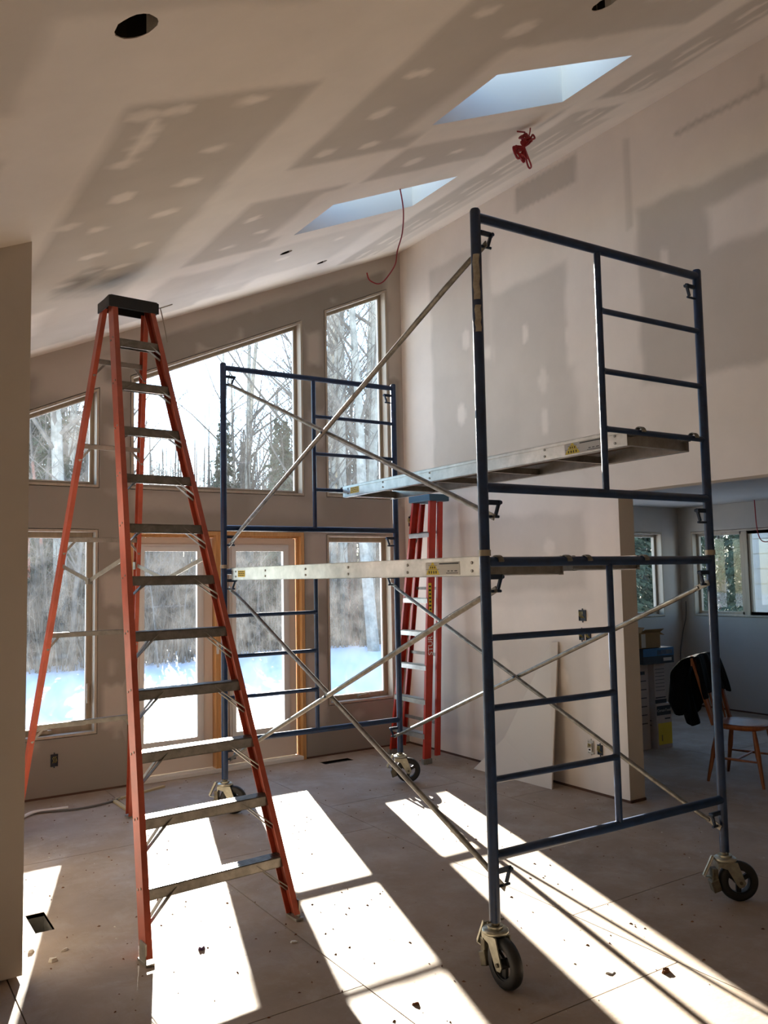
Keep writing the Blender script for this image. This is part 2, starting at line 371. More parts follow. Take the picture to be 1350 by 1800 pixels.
rs = spots([(6.0, 3.9), (6.1, 3.2), (5.2, 3.75), (5.0, 3.3), (4.7, 3.6), (5.7, 3.7), (5.0, 2.95), (3.75, 3.9), (5.9, 1.75), (5.0, 1.9), (5.6, .85), (4.9, .85)], .05, .09, .8, 5)
wall_right = panel('wall_right', lambda u, v, d: (R+d, u, v), [(YB, -.2), (D, -.2), (D, cz(R)+.3), (YB, cz(R)+.3)], [OP], (1.9, 0, 7.05, 5.15), rops, rs, M['drywall'], .165, back=M['drywall2'], res=.033, base=.7)
tag(wall_right, 'high pale drywall wall with taped patches beside the wide opening', 'wall', kind='structure')

# ---- ceiling
S1 = rect(2.593, 2.88, 3.585, 3.41); S2 = rect(2.642, 4.545, 3.68, 5.11)
def circ(cx, cy, r, n=20, rag=.0, seed=1):
    rn = random.Random(seed); return [(cx+r*(1+rn.uniform(-rag, rag))*cos(2*pi*k/n)/sqrt(1+SL*SL), cy+r*(1+rn.uniform(-rag, rag))*sin(2*pi*k/n)) for k in range(n)]
HOLES = [(.661, 2.21, .062), (2.702, 2.30, .062), (2.835, 5.61, .05), (3.591, 6.397, .05)]
cops = [(XL, YB, 6, 8, .85, .05, 0), (.2, -1, 1.2, 2.14, .35, .05), (-1, 1.5, .42, 2.66, .3, .05), (-1, 3.0, .46, 3.3, .3, .04),
        (.79, 2.70, 1.53, 5.35, .0, .05, .012), (.84, 3.7, 1.55, 7.3, .12, .1, .03), (.5, 5.5, 1.1, 6.2, .8, .1, .03),
        (1.87, 2.0, 2.62, 3.68, .0, .05, .012), (2.55, 1.5, 3.0, 2.62, .1, .06, .015), (2.42, 2.66, 2.66, 3.5, .75, .1, .03),
        (1.87, 4.13, 2.52, 5.25, .05, .06, .015), (2.40, 4.3, 2.7, 5.05, .8, .08, .02), (1.87, 5.5, 2.9, 6.6, .25, .1, .04),
        (2.66, 3.52, 3.60, 3.70, .75, .04), (2.64, 3.70, 3.62, 4.18, .05, .05, .015), (2.4, 4.2, 3.85, 4.54, .75, .05), (2.45, 5.35, 3.6, 6.3, .45, .08, .03),
        (2.9, 2.3, 3.9, 2.58, .1, .05), (2.45, 2.62, 3.75, 2.88, .85, .04), (3.66, 1, 3.92, 7, .95, .05, .015),
        (3.95, 2.2, 4.42, 7, .05, .05, .02), (3.9, 3.48, 4.5, 3.66, .8, .05), (4.45, 3.9, 4.60, 6.8, .4, .04, .02), (4.62, 1, 5, 7.1, .85, .04, .015), (.7, 6.75, 5, 7.1, .8, .06, .02),
        (.9, 6.2, 2.5, 6.72, .15, .05, .03)]
cs = spots([(.86, 2.8), (.98, 2.79), (1.28, 2.79), (1.29, 3.22), (1.31, 3.57), (.91, 3.22), (1.03, 3.62), (1.33, 3.97), (1.01, 4.01), (.84, 3.88), (1.37, 4.46), (1.11, 4.46), (1.35, 4.82), (1.18, 4.79), (1.09, 4.95), (2.03, 4.45), (2.25, 4.8), (2.1, 5.0),
            (2.09, 3.13), (2.01, 3.53), (2.28, 3.53), (2.03, 2.75), (2.02, 2.29), (2.35, 2.45), (2.88, 3.98), (3.2, 3.95), (2.9, 5.8), (3.3, 5.6)], .055, .05, .95, 9)
cs += [('spot', .93, 3.0, .035, .17, .9)]+spots([(4.15, y) for y in np.arange(2.5, 6.9, .41)]+[(4.32, y) for y in np.arange(2.6, 6.9, .41)], .03, .13, .8, 11)
ceiling = panel('ceiling', lambda u, v, d: (u, v, cz(u)+d), [(XL, YB), (R, YB), (R, D), (XL, D)], [S1, S2]+[circ(*h, rag=.05, seed=i) for i, h in enumerate(HOLES)],
                (.25, 1.95, 4.95, 7.05), cops, cs, M['drywall_ceiling'], .24, back=M['roof'], res=.033, base=.8, side=M['well'], stains=((1.16, 4.98, .16, .30, .55), (1.28, 5.15, .22, .25, .4), (3.76, 3.70, .05, .22, .4)))
tag(ceiling, 'sloping taped drywall ceiling with two skylight wells', 'ceiling', kind='structure')
for i, h in enumerate(HOLES):
    e = MB(); n = 18; x0, y0, r = h; r *= .955; z = cz(x0)
    ring = [(x0+r*cos(2*pi*k/n)*1.0, y0+r*sin(2*pi*k/n)) for k in range(n)]
    vs = [(x, y, cz(x)+.002) for x, y in ring]+[(x, y, z+.20) for x, y in ring]
    e.add(vs, [(k, (k+1) % n, n+(k+1) % n, n+k) for k in range(n)]+[tuple(range(n, 2*n))])
    e.build('recessed_light_hole', M['dark'], ceiling)
wells = []
for k, (h, nm) in enumerate(((S1, 'trim_1'), (S2, 'trim_2'))):
    (a, b), _, (c, d), _ = h
    e = MB()
    for (x0, y0, x1, y1) in ((a-.03, b-.03, a, d+.03), (c, b-.03, c+.03, d+.03), (a, b-.03, c, b), (a, d, c, d+.03)):
        vs = [(x, y, cz(x)+.245) for x, y in ((x0,y0),(x1,y0),(x1,y1),(x0,y1))]+[(x, y, cz(x)+.32) for x, y in ((x0,y0),(x1,y0),(x1,y1),(x0,y1))]
        e.add(vs, [(0,3,2,1),(4,5,6,7),(0,1,5,4),(1,2,6,5),(2,3,7,6),(3,0,4,7)])
    t = e.build('trim_%d' % (k+1), M['alud'])
    tag(t, ('skylight curb above the nearer well in the ceiling', 'skylight curb above the farther well in the ceiling')[k], 'skylight', kind='structure')
    g = MB().add([(x, y, cz(x)+.31) for x, y in h], [(0, 1, 2, 3)]).build('pane', M['pane_clean'], t)

# ---- other walls
def simple_wall(name, boxes, m, label, mud=.5):
    e = MB()
    for b in boxes: e.box(*b)
    o = e.build(name, m); at = o.data.attributes.new('mud', 'FLOAT', 'POINT')
    at.data.foreach_set('value', np.full(len(o.data.vertices), mud, dtype=np.float32)); return tag(o, label, 'wall', kind='structure')
def stub():
    x0, x1, y0, z0 = .49, .715, 3.98, .015
    e = MB(); e.prism([(x0, z0), (x1, z0), (x1, cz(x1)+.05), (x0, cz(x0)+.05)], (0, y0, 0), (1,0,0), (0,0,1), (0, D+.05-y0, 0))
    o = e.build('wall_left_partition', M['drywall']); at = o.data.attributes.new('mud', 'FLOAT', 'POINT')
    at.data.foreach_set('value', np.full(len(o.data.vertices), .12, dtype=np.float32)); return tag(o, 'dark tan drywall partition end standing closest on the left edge', 'wall', kind='structure')
stub()
simple_wall('wall_left', [((XL-.15, YB-.15, -.1), (XL, D+.1, 3.0))], M['drywall'], 'low drywall wall behind and left of the camera', .5)
simple_wall('wall_back', [((XL-.15, YB-.15, -.1), (R+.2, YB, 5.6))], M['drywall'], 'drywall wall behind the camera', .6)

# ---- side room
R2, D2, ZC2, YS = 9.05, 6.88, 2.49, -1.0
sr = panel('wall_side_room_back', lambda u, v, d: (u, D2+d, v), rect(R+.165, -.2, R2+.2, ZC2+.1), [rect(6.2, 1.12, 8.72, 2.175)], (8, 1, 9, 2.4), [(8.76, -1, 9.05, 3, .8, .05)], [], M['drywall2'], .17, res=.1, base=.3)
tag(sr, 'side room back wall with the window behind the boxes', 'wall', kind='structure')
sq = panel('wall_side_room_right', lambda u, v, d: (R2+d, u, v), rect(YS, -.2, D2, ZC2+.1), [rect(3.9, 1.12, 6.70, 2.175)], (5, 0, 6.9, 2.5), [(6.72, -1, 6.9, 3, .7, .05)], [], M['drywall2'], .17, res=.1, base=.35)
tag(sq, 'side room right wall below the long window', 'wall', kind='structure')
simple_wall('wall_side_room_front', [((R+.1, YS-.15, -.2), (R2+.2, YS, ZC2+.2))], M['drywall2'], 'front wall of the side room, out of view', .5)
o = simple_wall('ceiling_side_room', [((R+.165, YS, ZC2), (R2+.2, D2+.2, ZC2+.25))], M['drywall2'], 'low flat grey ceiling of the side room beyond the header', .7); o['category'] = 'ceiling'

# ---- floor: subfloor sheets, each its own piece
floor = MB().box((XL-.2, YB-.2, -.30), (R2+.3, D+.2, -.20)).build('floor', M['joist']); tag(floor, 'dusty plywood subfloor with open seams and scraps', 'floor', kind='structure')
def sheet(x0, y0, x1, y1, holes=()):
    g = .0026
    if not holes:
        return MB().box((x0+g, y0+g, -.02), (x1-g, y1-g, 0)).build('subfloor_sheet', M['floor'], floor)
    xs = sorted({x0+g, x1-g, *[h[0] for h in holes], *[h[2] for h in holes]}); ys = sorted({y0+g, y1-g, *[h[1] for h in holes], *[h[3] for h in holes]})
    e = MB()
    for a, b in zip(xs, xs[1:]):
        for c, d in zip(ys, ys[1:]):
            mx, my = (a+b)/2, (c+d)/2
            if not any(h[0] < mx < h[2] and h[1] < my < h[3] for h in holes): e.box((a, c, -.02), (b, d, 0))
    return e.build('subfloor_sheet', M['floor'], floor)
VENT = (.855, 4.44, .945, 4.70); VENT2 = (3.76, 6.76, 4.06, 6.87)
k = 0
for i in range(-2, 7):
    x0 = .66+1.22*i; x1 = x0+1.22
    if x1 < XL or x0 > R2+.1: continue
    y = 3.08-2.44*3+(0 if i % 2 == 0 else -.62)
    while y < D+.1:
        hs = [v for v in (VENT, VENT2) if x0 <= v[0] and v[2] <= x1 and y <= v[1] and v[3] <= y+2.44]
        if y+2.44 > YB: sheet(max(x0, XL-.1), max(y, YB-.1), min(x1, R2+.1), min(y+2.44, D+.1), hs)
        y += 2.44
for v in (VENT, VENT2):
    e = MB()
    for lo, hi in (((v[0]-.004, v[1]-.004, -.19), (v[0], v[3]+.004, -.003)), ((v[2], v[1]-.004, -.19), (v[2]+.004, v[3]+.004, -.003)), ((v[0], v[1]-.004, -.19), (v[2], v[1], -.003)), ((v[0], v[3], -.19), (v[2], v[3]+.004, -.003))): e.box(lo, hi)
    e.build('vent_duct', M['alud'], floor)
# shadow gap under the drywall: the bottom plate behind it
e = MB(); e.box((.72, D-.004, 0), (2.06, D+.02, .016)); e.box((3.735, D-.004, 0), (R, D+.02, .016))
tag(e.build('baseboard_far', M['gap']), 'dark reddish gap along the foot of the window wall', 'baseboard', kind='structure')
e = MB(); e.box((R-.004, 4.25, 0), (R+.02, D, .018)); e.box((R, 4.245, 0), (R+.165, 4.26, .018))
tag(e.build('baseboard_right', M['gap']), 'dark gap along the foot of the pale right wall', 'baseboard', kind='structure')
e = MB(); e.box((R2-.006, YS, 0), (R2, D2, .018)); e.box((R+.17, D2-.006, 0), (R2, D2, .018))
tag(e.build('baseboard_side_room', M['gap']), 'dark gap along the foot of the side room walls', 'baseboard', kind='structure')

# ---------------------------------------------------------------- windows
def off(poly, d):
    """inset a convex CCW polygon by d"""
    n = len(poly); out = []
    P = [Vector(p) for p in poly]
    for i in range(n):
        a = (P[i]-P[i-1]).normalized(); b = (P[(i+1) % n]-P[i]).normalized()
        na = Vector((-a.y, a.x)); nb = Vector((-b.y, b.x))
        k = (na+nb); k = k/k.dot(na); out.append(tuple(P[i]+k*d))
    return out
def ringbars(poly, wd, T, y0, y1, e):
    inn = off(poly, wd); n = len(poly)
    for i in range(n):
        q = [poly[i], poly[(i+1) % n], inn[(i+1) % n], inn[i]]
        a = [T(p[0], p[1], y0) for p in q]; b = [T(p[0], p[1], y1) for p in q]
        e.add(a+b, [(3,2,1,0),(4,5,6,7),(0,1,5,4),(1,2,6,5),(2,3,7,6),(3,0,4,7)])
    return inn
def window(name, poly, T, pm, label, crank=None, fixed=True):
    """jamb liner proud of a thin dark gap, sash, stops, pane"""
    e = MB(); outer = off(poly, .007); inner = ringbars(outer, .019, T, -.006, .155, e)
    root = e.build(name, M['jamb']); tag(root, label, 'window', kind='structure')
    e = MB(); s_in = ringbars(inner, .042 if not fixed else .026, T, .085, .125, e); e.build('sash', M['sash'], root)
    e = MB(); s2 = ringbars(s_in, .008, T, .092, .118, e); e.build('glazing_stop', M['lite'], root)
    MB().add([T(p[0], p[1], .105) for p in s_in], [(0, 1, 2, 3)]).build('pane', pm, root)
    return root
Tf = lambda u, v, d: (u, D+d, v)
window('window_1', W1, Tf, M['pane_low'], 'sloped-top window highest on the left, beyond the orange ladder')
window('window_2', W2, Tf, M['pane'], 'large sloped-top window filled with white glare above the doors')
window('window_3', W3, Tf, M['pane'], 'tall narrow sloped-top window nearest the corner, showing blue sky')
w4 = window('window_4', W4, Tf, M['pane_low'], 'lower left window behind the orange ladder', fixed=False)
w5 = window('window_5', W5, Tf, M['pane_low'], 'lower right window between doors and corner with crank', fixed=False)
window('fill_window_8', FILL_W8, Tf, M['pane_clean'], 'left window of an invented bay behind the partition, added out of view for daylight')
window('fill_window_9', FILL_W9, Tf, M['pane_clean'], 'right window of an invented bay behind the partition, added out of view for daylight')
def crank(root, x, z):
    e = MB(); e.box((x-.075, D+.055, z), (x+.075, D+.10, z+.03)); e.tube([(x-.05, D+.05, z+.03), (x+.04, D+.045, z+.035)], .006, 8)
    e.build('crank', M['sash'], root, bevel=.006)
crank(w5, 4.42, .497); crank(w4, 1.40, .487)
e = MB(); e.box((1.745, D+.05, .70), (1.765, D+.07, .86)); e.build('latch', M['sash'], w4, bevel=.004)
def win_box(name, poly, T, mull, label, pm):
    e = MB(); inner = ringbars(off(poly, .006), .02, T, -.005, .15, e)
    for u in mull: 
        a = [T(u-.035, inner[0][1], .06), T(u+.035, inner[0][1], .06), T(u+.035, inner[2][1], .06), T(u-.035, inner[2][1], .06)]
        b = [T(u-.035, inner[0][1], .14), T(u+.035, inner[0][1], .14), T(u+.035, inner[2][1], .14), T(u-.035, inner[2][1], .14)]
        e.add(a+b, [(3,2,1,0),(4,5,6,7),(0,1,5,4),(1,2,6,5),(2,3,7,6),(3,0,4,7)])
    root = e.build(name, M['jamb']); tag(root, label, 'window', kind='structure')
    us = [inner[0][0]]+[x for u in mull for x in (u-.035, u+.035)]+[inner[1][0]]
    for k in range(0, len(us), 2):
        q = rect(us[k], inner[0][1], us[k+1], inner[2][1]); e = MB(); s = ringbars(q, .035, T, .08, .12, e); e.build('sash', M['jamb'], root)
        MB().add([T(p[0], p[1], .1) for p in s], [(0, 1, 2, 3)]).build('pane', pm, root)
    return root
win_box('window_6', rect(6.2, 1.12, 8.72, 2.175), lambda u, v, d: (u, D2+d, v), [7.45, 8.06], 'side room window above the stacked boxes', M['pane_clean'])
win_box('window_7', rect(3.9, 1.12, 6.70, 2.175), lambda u, v, d: (R2+d, u, v), [6.00, 5.3, 4.6], 'long side room window at the right edge, above the chair', M['pane_clean'])
e = MB(); e.box((7.5, 6.85, 1.09), (8.75, 6.88, 1.12)); 

# ---- french door unit
root = empty('door_1', (0, 0, 0)); tag(root, 'pine-framed double glass door unit under the large window', 'door', kind='structure')
e = MB(); e.box((2.067, D-.008, .0), (2.10, D+.16, 2.12)); e.box((3.695, D-.008, 0), (3.728, D+.16, 2.12)); e.box((2.10, D-.008, 2.085), (3.695, D+.16, 2.12))
e.build('door_frame', M['pine'], root)
e = MB(); e.box((2.10, D+.045, .0), (2.118, D+.075, 2.085)); e.box((3.677, D+.045, 0), (3.695, D+.075, 2.085)); e.box((2.118, D+.045, 2.067), (3.677, D+.075, 2.085)); e.build('door_stop', M['pine'], root)
e = MB(); e.box((2.842, D+.0, .0), (2.945, D+.14, 2.085)); e.box((2.875, D-.012, .0), (2.915, D, 2.085)); e.build('mullion_post', M['pine'], root)
e = MB(); e.box((2.10, D-.02, 0), (3.695, D+.16, .035)); e.build('threshold', M['lite'], root, bevel=.004)
def leaf(x0, x1, gx0, gx1):
    e = MB(); z0, z1 = .04, 2.065; g = [(gx0, .31), (gx1, .31), (gx1, 1.955), (gx0, 1.955)]
    y0, y1 = D+.078, D+.122
    e.box((x0, y0, z0), (gx0, y1, z1)); e.box((gx1, y0, z0), (x1, y1, z1)); e.box((gx0, y0, z0), (gx1, y1, .31)); e.box((gx0, y0, 1.955), (gx1, y1, z1))
    lf = e.build('door_leaf', M['door'], root)
    e = MB(); q = [(gx0-.05, .26), (gx1+.05, .26), (gx1+.05, 2.005), (gx0-.05, 2.005)]
    ringbars(q, .062, Tf, .064, .08, e); ringbars(off(q, .022), .04, Tf, .052, .066, e); e.build('glazing_frame', M['lite'], lf)
    MB().add([Tf(a, b, .1) for a, b in g], [(0, 1, 2, 3)]).build('pane', M['pane_low'], lf)
    return lf
leaf(2.122, 2.838, 2.205, 2.700); leaf(2.949, 3.673, 3.045, 3.548)
for z in (.22, 1.05, 1.88):
    MB().box((2.905, D-.016, z), (2.935, D-.010, z+.09)).build('hinge', M['lite'], root)
e = MB(); e.box((2.846, D-.006, 1.03), (2.868, D+.0, 1.14)); e.build('strike_plate', M['lite'], root)
e = MB(); e.tube([(2.72, D+.04, .19), (2.80, D+.03, .20), (2.84, D+.03, .19)], .014, 8); e.build('door_bolt', M['dirtyzinc'], root)

# portals for the sky
def portal(loc, rot, sx, sy):
    l = bpy.data.lights.new('portal', 'AREA'); l.shape = 'RECTANGLE'; l.size = sx; l.size_y = sy; l.cycles.is_portal = True
    o = bpy.data.objects.new('portal', l); COL.objects.link(o); o.location = loc; o.rotation_euler = rot
for (x0, z0, x1, z1) in ((1.06, 2.46, 1.82, 3.32), (2.07, 2.46, 3.75, 4.2), (3.98, 2.46, 4.74, 4.68), (1.06, .45, 1.82, 2.13), (2.2, .3, 3.6, 2.0), (3.97, .46, 4.75, 2.12), (-1.5, .25, .4, 2.08)):
    portal(((x0+x1)/2, D+.3, (z0+z1)/2), (-pi/2, 0, 0), x1-x0, z1-z0)
for h in (S1, S2):
    cx = (h[0][0]+h[2][0])/2; cy = (h[0][1]+h[2][1])/2
    portal((cx, cy, cz(cx)+.75), (0, 0, 0), 1.2, .7)
portal((7.46, D2+.3, 1.65), (-pi/2, 0, 0), 2.5, 1.06); portal((R2+.3, 5.3, 1.65), (0, pi/2, 0), 1.06, 2.8)

# ---------------------------------------------------------------- scaffold tower
SW, SLn = 1.524, 3.048
ZB, Z1, Z2, Z3, ZT = .509, 1.746, 2.071, 3.282, 3.318
tower = empty('scaffold_tower', (2.344, 2.778, 0), -.02)
tag(tower, 'blue two-tier rolling scaffold tower on four black casters', 'scaffold')
PR = .0235
def frame_meshes(zlo, zb, zt, ztop, side, rungs):
    """side: +1 ladder section next to x=SW, -1 next to x=0"""
    e = MB()
    for x in (0, SW): e.tube([(x, 0, zlo), (x, 0, ztop-.008), (x, 0, ztop)], [PR, PR, PR*.8], 14)
    for z in (zb, zt): e.tube([(0, 0, z), (SW, 0, z)], .0215, 12)
    fr = e.mesh('end_frame', M['navy'])
    xm = .762; r = []
    e = MB(); e.tube([(xm, 0, zb), (xm, 0, zt)], .0165, 10); im = e.mesh('inner_post', M['navy'])
    for z in rungs:
        a, b = (xm, SW) if side > 0 else (0, xm)
        e = MB(); e.tube([(a, 0, z), (a+.03, 0, z), (b-.03, 0, z), (b, 0, z)], [.021, .0145, .0145, .021], 10); r.append(e.mesh('rung', M['navy']))
    lk = []
    for x, s in ((0, 1), (SW, -1)):
        for zz in (zt-.065, zb-.065) :
            e = MB(); e.beam((x+s*.02, 0, zz), (x+s*.095, 0, zz), .008, .022)
            e.beam((x+s*.09, 0, zz+.006), (x+s*.068, 0, zz-.055), .012, .012, (1,0,0)); e.tube([(x+s*.015, 0, zz-.062), (x+s*.085, 0, zz-.062)], .0065, 8)
            e.tube([(x+s*.09, -.012, zz), (x+s*.09, .012, zz)], .009, 8)
            lk.append(e.mesh('brace_lock', M['lock']))
    return fr, im, r, lk
FL = frame_meshes(.245, ZB, Z1, 1.775, -1, (1.42, 1.122, .822))
FU = frame_meshes(1.79, Z2, Z3, ZT, 1, (2.977, 2.675, 2.388))
def link(name, me, parent, loc=(0,0,0)):
    o = bpy.data.objects.new(name, me); COL.objects.link(o); o.parent = parent; o.location = loc; return o
for y in (0, SLn):
    for fm in (FL, FU):
        f = link('end_frame', fm[0], tower, (0, y, 0))
        link('inner_post', fm[1], f)
        for q in fm[2]: link('rung', q, f)
        for q in fm[3]: link('brace_lock', q, f)
e = MB(); e.tube([(0, 0, 1.772), (0, 0, 1.798)], PR*1.16, 14); cme = e.mesh('coupling_collar', M['collar'])
for x in (0, SW):
    for y in (0, SLn): link('coupling_collar', cme, tower, (x, y, 0))
# galvanised cross braces, flattened at the ends, pinned in the middle
def brace(x, y0, z0, y1, z1, off):
    a = Vector((x, y0, z0)); b = Vector((x, y1, z1)); t = (b-a).normalized(); o = Vector((off, 0, 0)); e = MB()
    e.tube([a+t*.05, a+t*.09+o*.6, a+t*.3+o, b-t*.3+o, b-t*.09+o*.6, b-t*.05], [.010, .0125, .0135, .0135, .0125, .010], 10)
    e.beam(a-t*.02, a+t*.07, .005, .028, (1,0,0) if False else (0, 0, 1)); e.beam(b-t*.07, b+t*.02, .005, .028, (0, 0, 1))
    return e.build('cross_brace', M['steel'], tower)
for x, zh, zl in ((.045, 3.157, 1.946), (.045, 1.621, .382), (SW-.045, 1.621, .382)):
    s = 1 if x < .5 else -1
    brace(x, 0, zh, SLn, zl, -.012*s); brace(x, 0, zl, SLn, zh, .012*s)
    e = MB(); e.tube([(x-.03, SLn/2, (zh+zl)/2), (x+.03, SLn/2, (zh+zl)/2)], .008, 8); e.build('brace_pivot', M['lock'], tower)
# casters
def caster(x, y, ang, first=[None]):
    if first[0] is None:
        # local: trails along +x, post axis at x=0, wheel centre at (.062,0,.1)
        e = MB(); c = (.062, 0, .1)
        e.lathe([(0.0, .20), (.050, .20), (.056, .206), (.056, .214), (.050, .22), (0.0, .22)], (0,0,0), (0,0,1), 24)
        e.lathe([(0.0, .22), (.034, .22), (.034, .232), (.0, .232)], (0,0,0), (0,0,1), 20)
        for s in (-1, 1):
            e.prism([(-.045, .2), (.05, .2), (.075, .13), (.088, .098), (.078, .078), (.055, .075), (.042, .09), (.0, .165), (-.045, .18)], (0, s*.036-.003*1, 0), (1,0,0), (0,0,1), (0, .006, 0))
        e.box((-.048, -.036, .165), (-.042, .036, .2))
        ca = e.build('caster', M['zinc'], tower)
        e = MB(); e.lathe([(.062, -.022), (.084, -.025), (.096, -.018), (.1, 0), (.096, .018), (.084, .025), (.062, .022)], c, (0,1,0), 36); e.build('tyre', M['rubber'], ca)
        e = MB(); e.lathe([(.056, -.017), (.066, -.017), (.066, .017), (.056, .017)], c, (0,1,0), 30); e.lathe([(.0, -.03), (.02, -.03), (.02, .03), (0, .03)], c, (0,1,0), 16)
        for k in range(3):
            a = 2*pi*k/3+.5; e.beam((c[0]+.014*cos(a), 0, c[2]+.014*sin(a)), (c[0]+.062*cos(a), 0, c[2]+.062*sin(a)), .014, .024, (0, 0, 1) if abs(sin(a)) < .9 else (1, 0, 0))
        e.build('wheel_hub', M['rubber'], ca)
        e = MB(); e.tube([(c[0], -.045, .1), (c[0], .045, .1)], .009, 8); e.build('axle_bolt', M['dirtyzinc'], ca)
        e = MB(); e.box((-.075, -.026, .095), (-.045, .026, .165)); e.prism([(-.045, .12), (-.03, .06), (-.07, .045), (-.085, .10)], (0, -.03, 0), (1,0,0), (0,0,1), (0, .06, 0)); e.build('brake_shoe', M['dirtyzinc'], ca, bevel=.004)
        e = MB(); e.beam((-.112, 0, .125), (-.062, 0, .225), .036, .006, (1, 0, 0)); e.beam((-.112, 0, .125), (-.06, 0, .118), .03, .006, (0, 0, 1)); e.beam((-.115, -.012, .13), (-.066, -.012, .228), .004, .014, (1, 0, 0)); e.build('brake_lever', M['zinc'], ca, bevel=.002)
        e = MB(); e.tube([(0, 0, .22), (0, 0, .262)], .0195, 12); e.tube([(-.0, -.04, .247), (0, .045, .247)], .004, 6); e.build('caster_stem', M['dirtyzinc'], ca)
        first[0] = ca; o = ca
    else: o = copy_tree(first[0], tower)
    o.location = (x, y, 0); o.rotation_euler = (0, 0, ang); return o
caster(0, 0, atan2(-.93, -.05)); caster(SW, 0, atan2(-.55, .83)); caster(0, SLn, atan2(-.62, .75)); c4 = caster(SW, SLn, atan2(-.5, .85))
# worn stickers on the near left post
def post_sticker(z0, z1, a0, a1):
    e = MB(); n = 8; vs = []; zs = np.linspace(z0, z1, 7)
    for j, z in enumerate(zs):
        for k in range(n+1):
            a = a0+(a1-a0)*k/n+.12*sin(j*2.3)*(k in (0, n)); vs.append(((PR+.0012)*cos(a), (PR+.0012)*sin(a), z))
    e.add(vs, [(j*(n+1)+k, j*(n+1)+k+1, (j+1)*(n+1)+k+1, (j+1)*(n+1)+k) for j in range(6) for k in range(n)], True)
    return e.build('paper_sticker', M['paper'], tower)
post_sticker(2.90, 3.105, radians(190), radians(262)); post_sticker(2.755, 2.875, radians(200), radians(265))

# ---- planks
def plank(name, x, z, label, length=2.93, w=.48, h=.09, y=.055, logo=True):
    rt = empty(name, (2.344, 2.778, 0), -.02); tag(rt, label, 'plank', 'aluminium planks on the scaffold')
    y0, y1 = y, y+length; t = .004; zt = z+.028   # deck top
    zb = zt-h
    e = MB()
    for sx in (x, x+w-t): e.box((sx, y0, zb), (sx+t, y1, zt))
    for sx, s in ((x, 1), (x+w, -1)):
        e.box((min(sx, sx+s*.03), y0, zb), (max(sx, sx+s*.03), y1, zb+.004)); e.box((min(sx, sx+s*.02), y0, zt-.004), (max(sx, sx+s*.02), y1, zt))
    e.box((x-.004, y0, zt-.02), (x, y1, zt-.013))
    e.build('side_rail', M['alu'], rt)
    e = MB(); e.box((x+.005, y0+.02, zt-.014), (x+w-.005, y1-.02, zt-.004)); e.build('deck_board', M['ply'], rt)
    for yy in (y0+.03, y1-.03): MB().box((x+.004, yy-.015, zb+.008), (x+w-.004, yy+.015, zb+.062)).build('end_beam', M['alud'], rt)
    for k in range(1, 5): 
        yy = y0+(y1-y0)*k/5; MB().box((x+.004, yy-.012, zb+.006), (x+w-.004, yy+.012, zb+.045)).build('cross_member', M['alud'], rt)
    for yy, s in ((y0, -1), (y1, 1)):
        bar = 0 if s < 0 else SLn
        for hx in (x+.035, x+w-.035):
            e = MB(); pts = []
            for k in range(9):
                a = radians(-20+k*25); pts.append((hx, bar-s*.027*cos(a), z+.027*sin(a)))
            pts = [(hx, yy-s*.05, z-.01), (hx, bar-s*.034, z-.008)]+pts
            for a, b in zip(pts, pts[1:]): e.beam(a, b, .03, .007, (0, .3, 1) if abs(b[2]-a[2]) < abs(b[1]-a[1]) else (0, 1, 0))
            e.build('hook', M['steel'], rt, bevel=.002)
    e = MB()
    for yy in [y0+.08, y0+.6, y0+1.2, y1-1.2, y1-.6, y1-.08]:
        for dz in (.025, .062): e.tube([(x-.004, yy, zb+dz), (x, yy, zb+dz)], .007, 8)
    e.build('rivets', M['alud'], rt, kind='stuff')
    # stickers on the outer rail, facing -x
    if logo:
        s = MB().box((x-.0012, y0+.17, zb+.010), (x-.0002, y0+.44, zb+.075)).build('maker_sticker', M['silver'], rt)
        def Q(a, b): return Vector((x-.002, y0+.17+.27*(1-a), zb+.010+.065*b))
        e = MB(); 
        for q in ([(.02, .03), (.42, .03), (.37, .38), (.07, .38)], [(.09, .42), (.35, .42), (.31, .68), (.13, .68)], [(.16, .72), (.28, .72), (.22, .97)]):
            e.add([Q(*p) for p in q], [tuple(range(len(q)))])
        e.build('pyramid_logo', M['yellow'], s)
        mx = Matrix(((0, 0, -1, x-.0028), (-1, 0, 0, y0+.17+.27*.78), (0, 1, 0, zb+.010+.065*.2), (0, 0, 0, 1)))
        e = MB()
        for a, b, c, d in ((.02,.40,.42,.42),(.09,.69,.35,.71),(.42,.76,.98,.84),(.62,.1,.96,.14),(.66,.24,.72,.30),(.76,.24,.82,.30),(.86,.24,.94,.30),(.1,.1,.13,.3),(.17,.1,.20,.3),(.24,.1,.27,.3),(.31,.1,.34,.3),(.15,.48,.18,.62),(.21,.48,.24,.62),(.27,.48,.30,.62)):
            e.add([Q(a,b)+Vector((-.0008,0,0)), Q(c,b)+Vector((-.0008,0,0)), Q(c,d)+Vector((-.0008,0,0)), Q(a,d)+Vector((-.0008,0,0))], [(0,1,2,3)])
        e.build('printing', M['black'], s)
    s = MB().box((x-.0012, y1-.25, zb+.022), (x-.0002, y1-.12, zb+.068)).build('warning_sticker', M['yellow'], rt)
    e = MB()
    for j in range(3):
        for k in range(6): 
            yy = y1-.24+k*.019; zz = zb+.030+j*.013; e.box((x-.0018, yy, zz), (x-.0012, yy+.012+.004*((k+j) % 2), zz+.006))
    e.build('printing', M['black'], s)
    return rt
plank('scaffold_plank', .035, Z1, 'long aluminium plank on the lower bar, outer one with yellow logo')
plank('scaffold_plank', .575, Z1, 'narrower aluminium plank lying beside the first on the lower bar', w=.465, h=.072, logo=False)
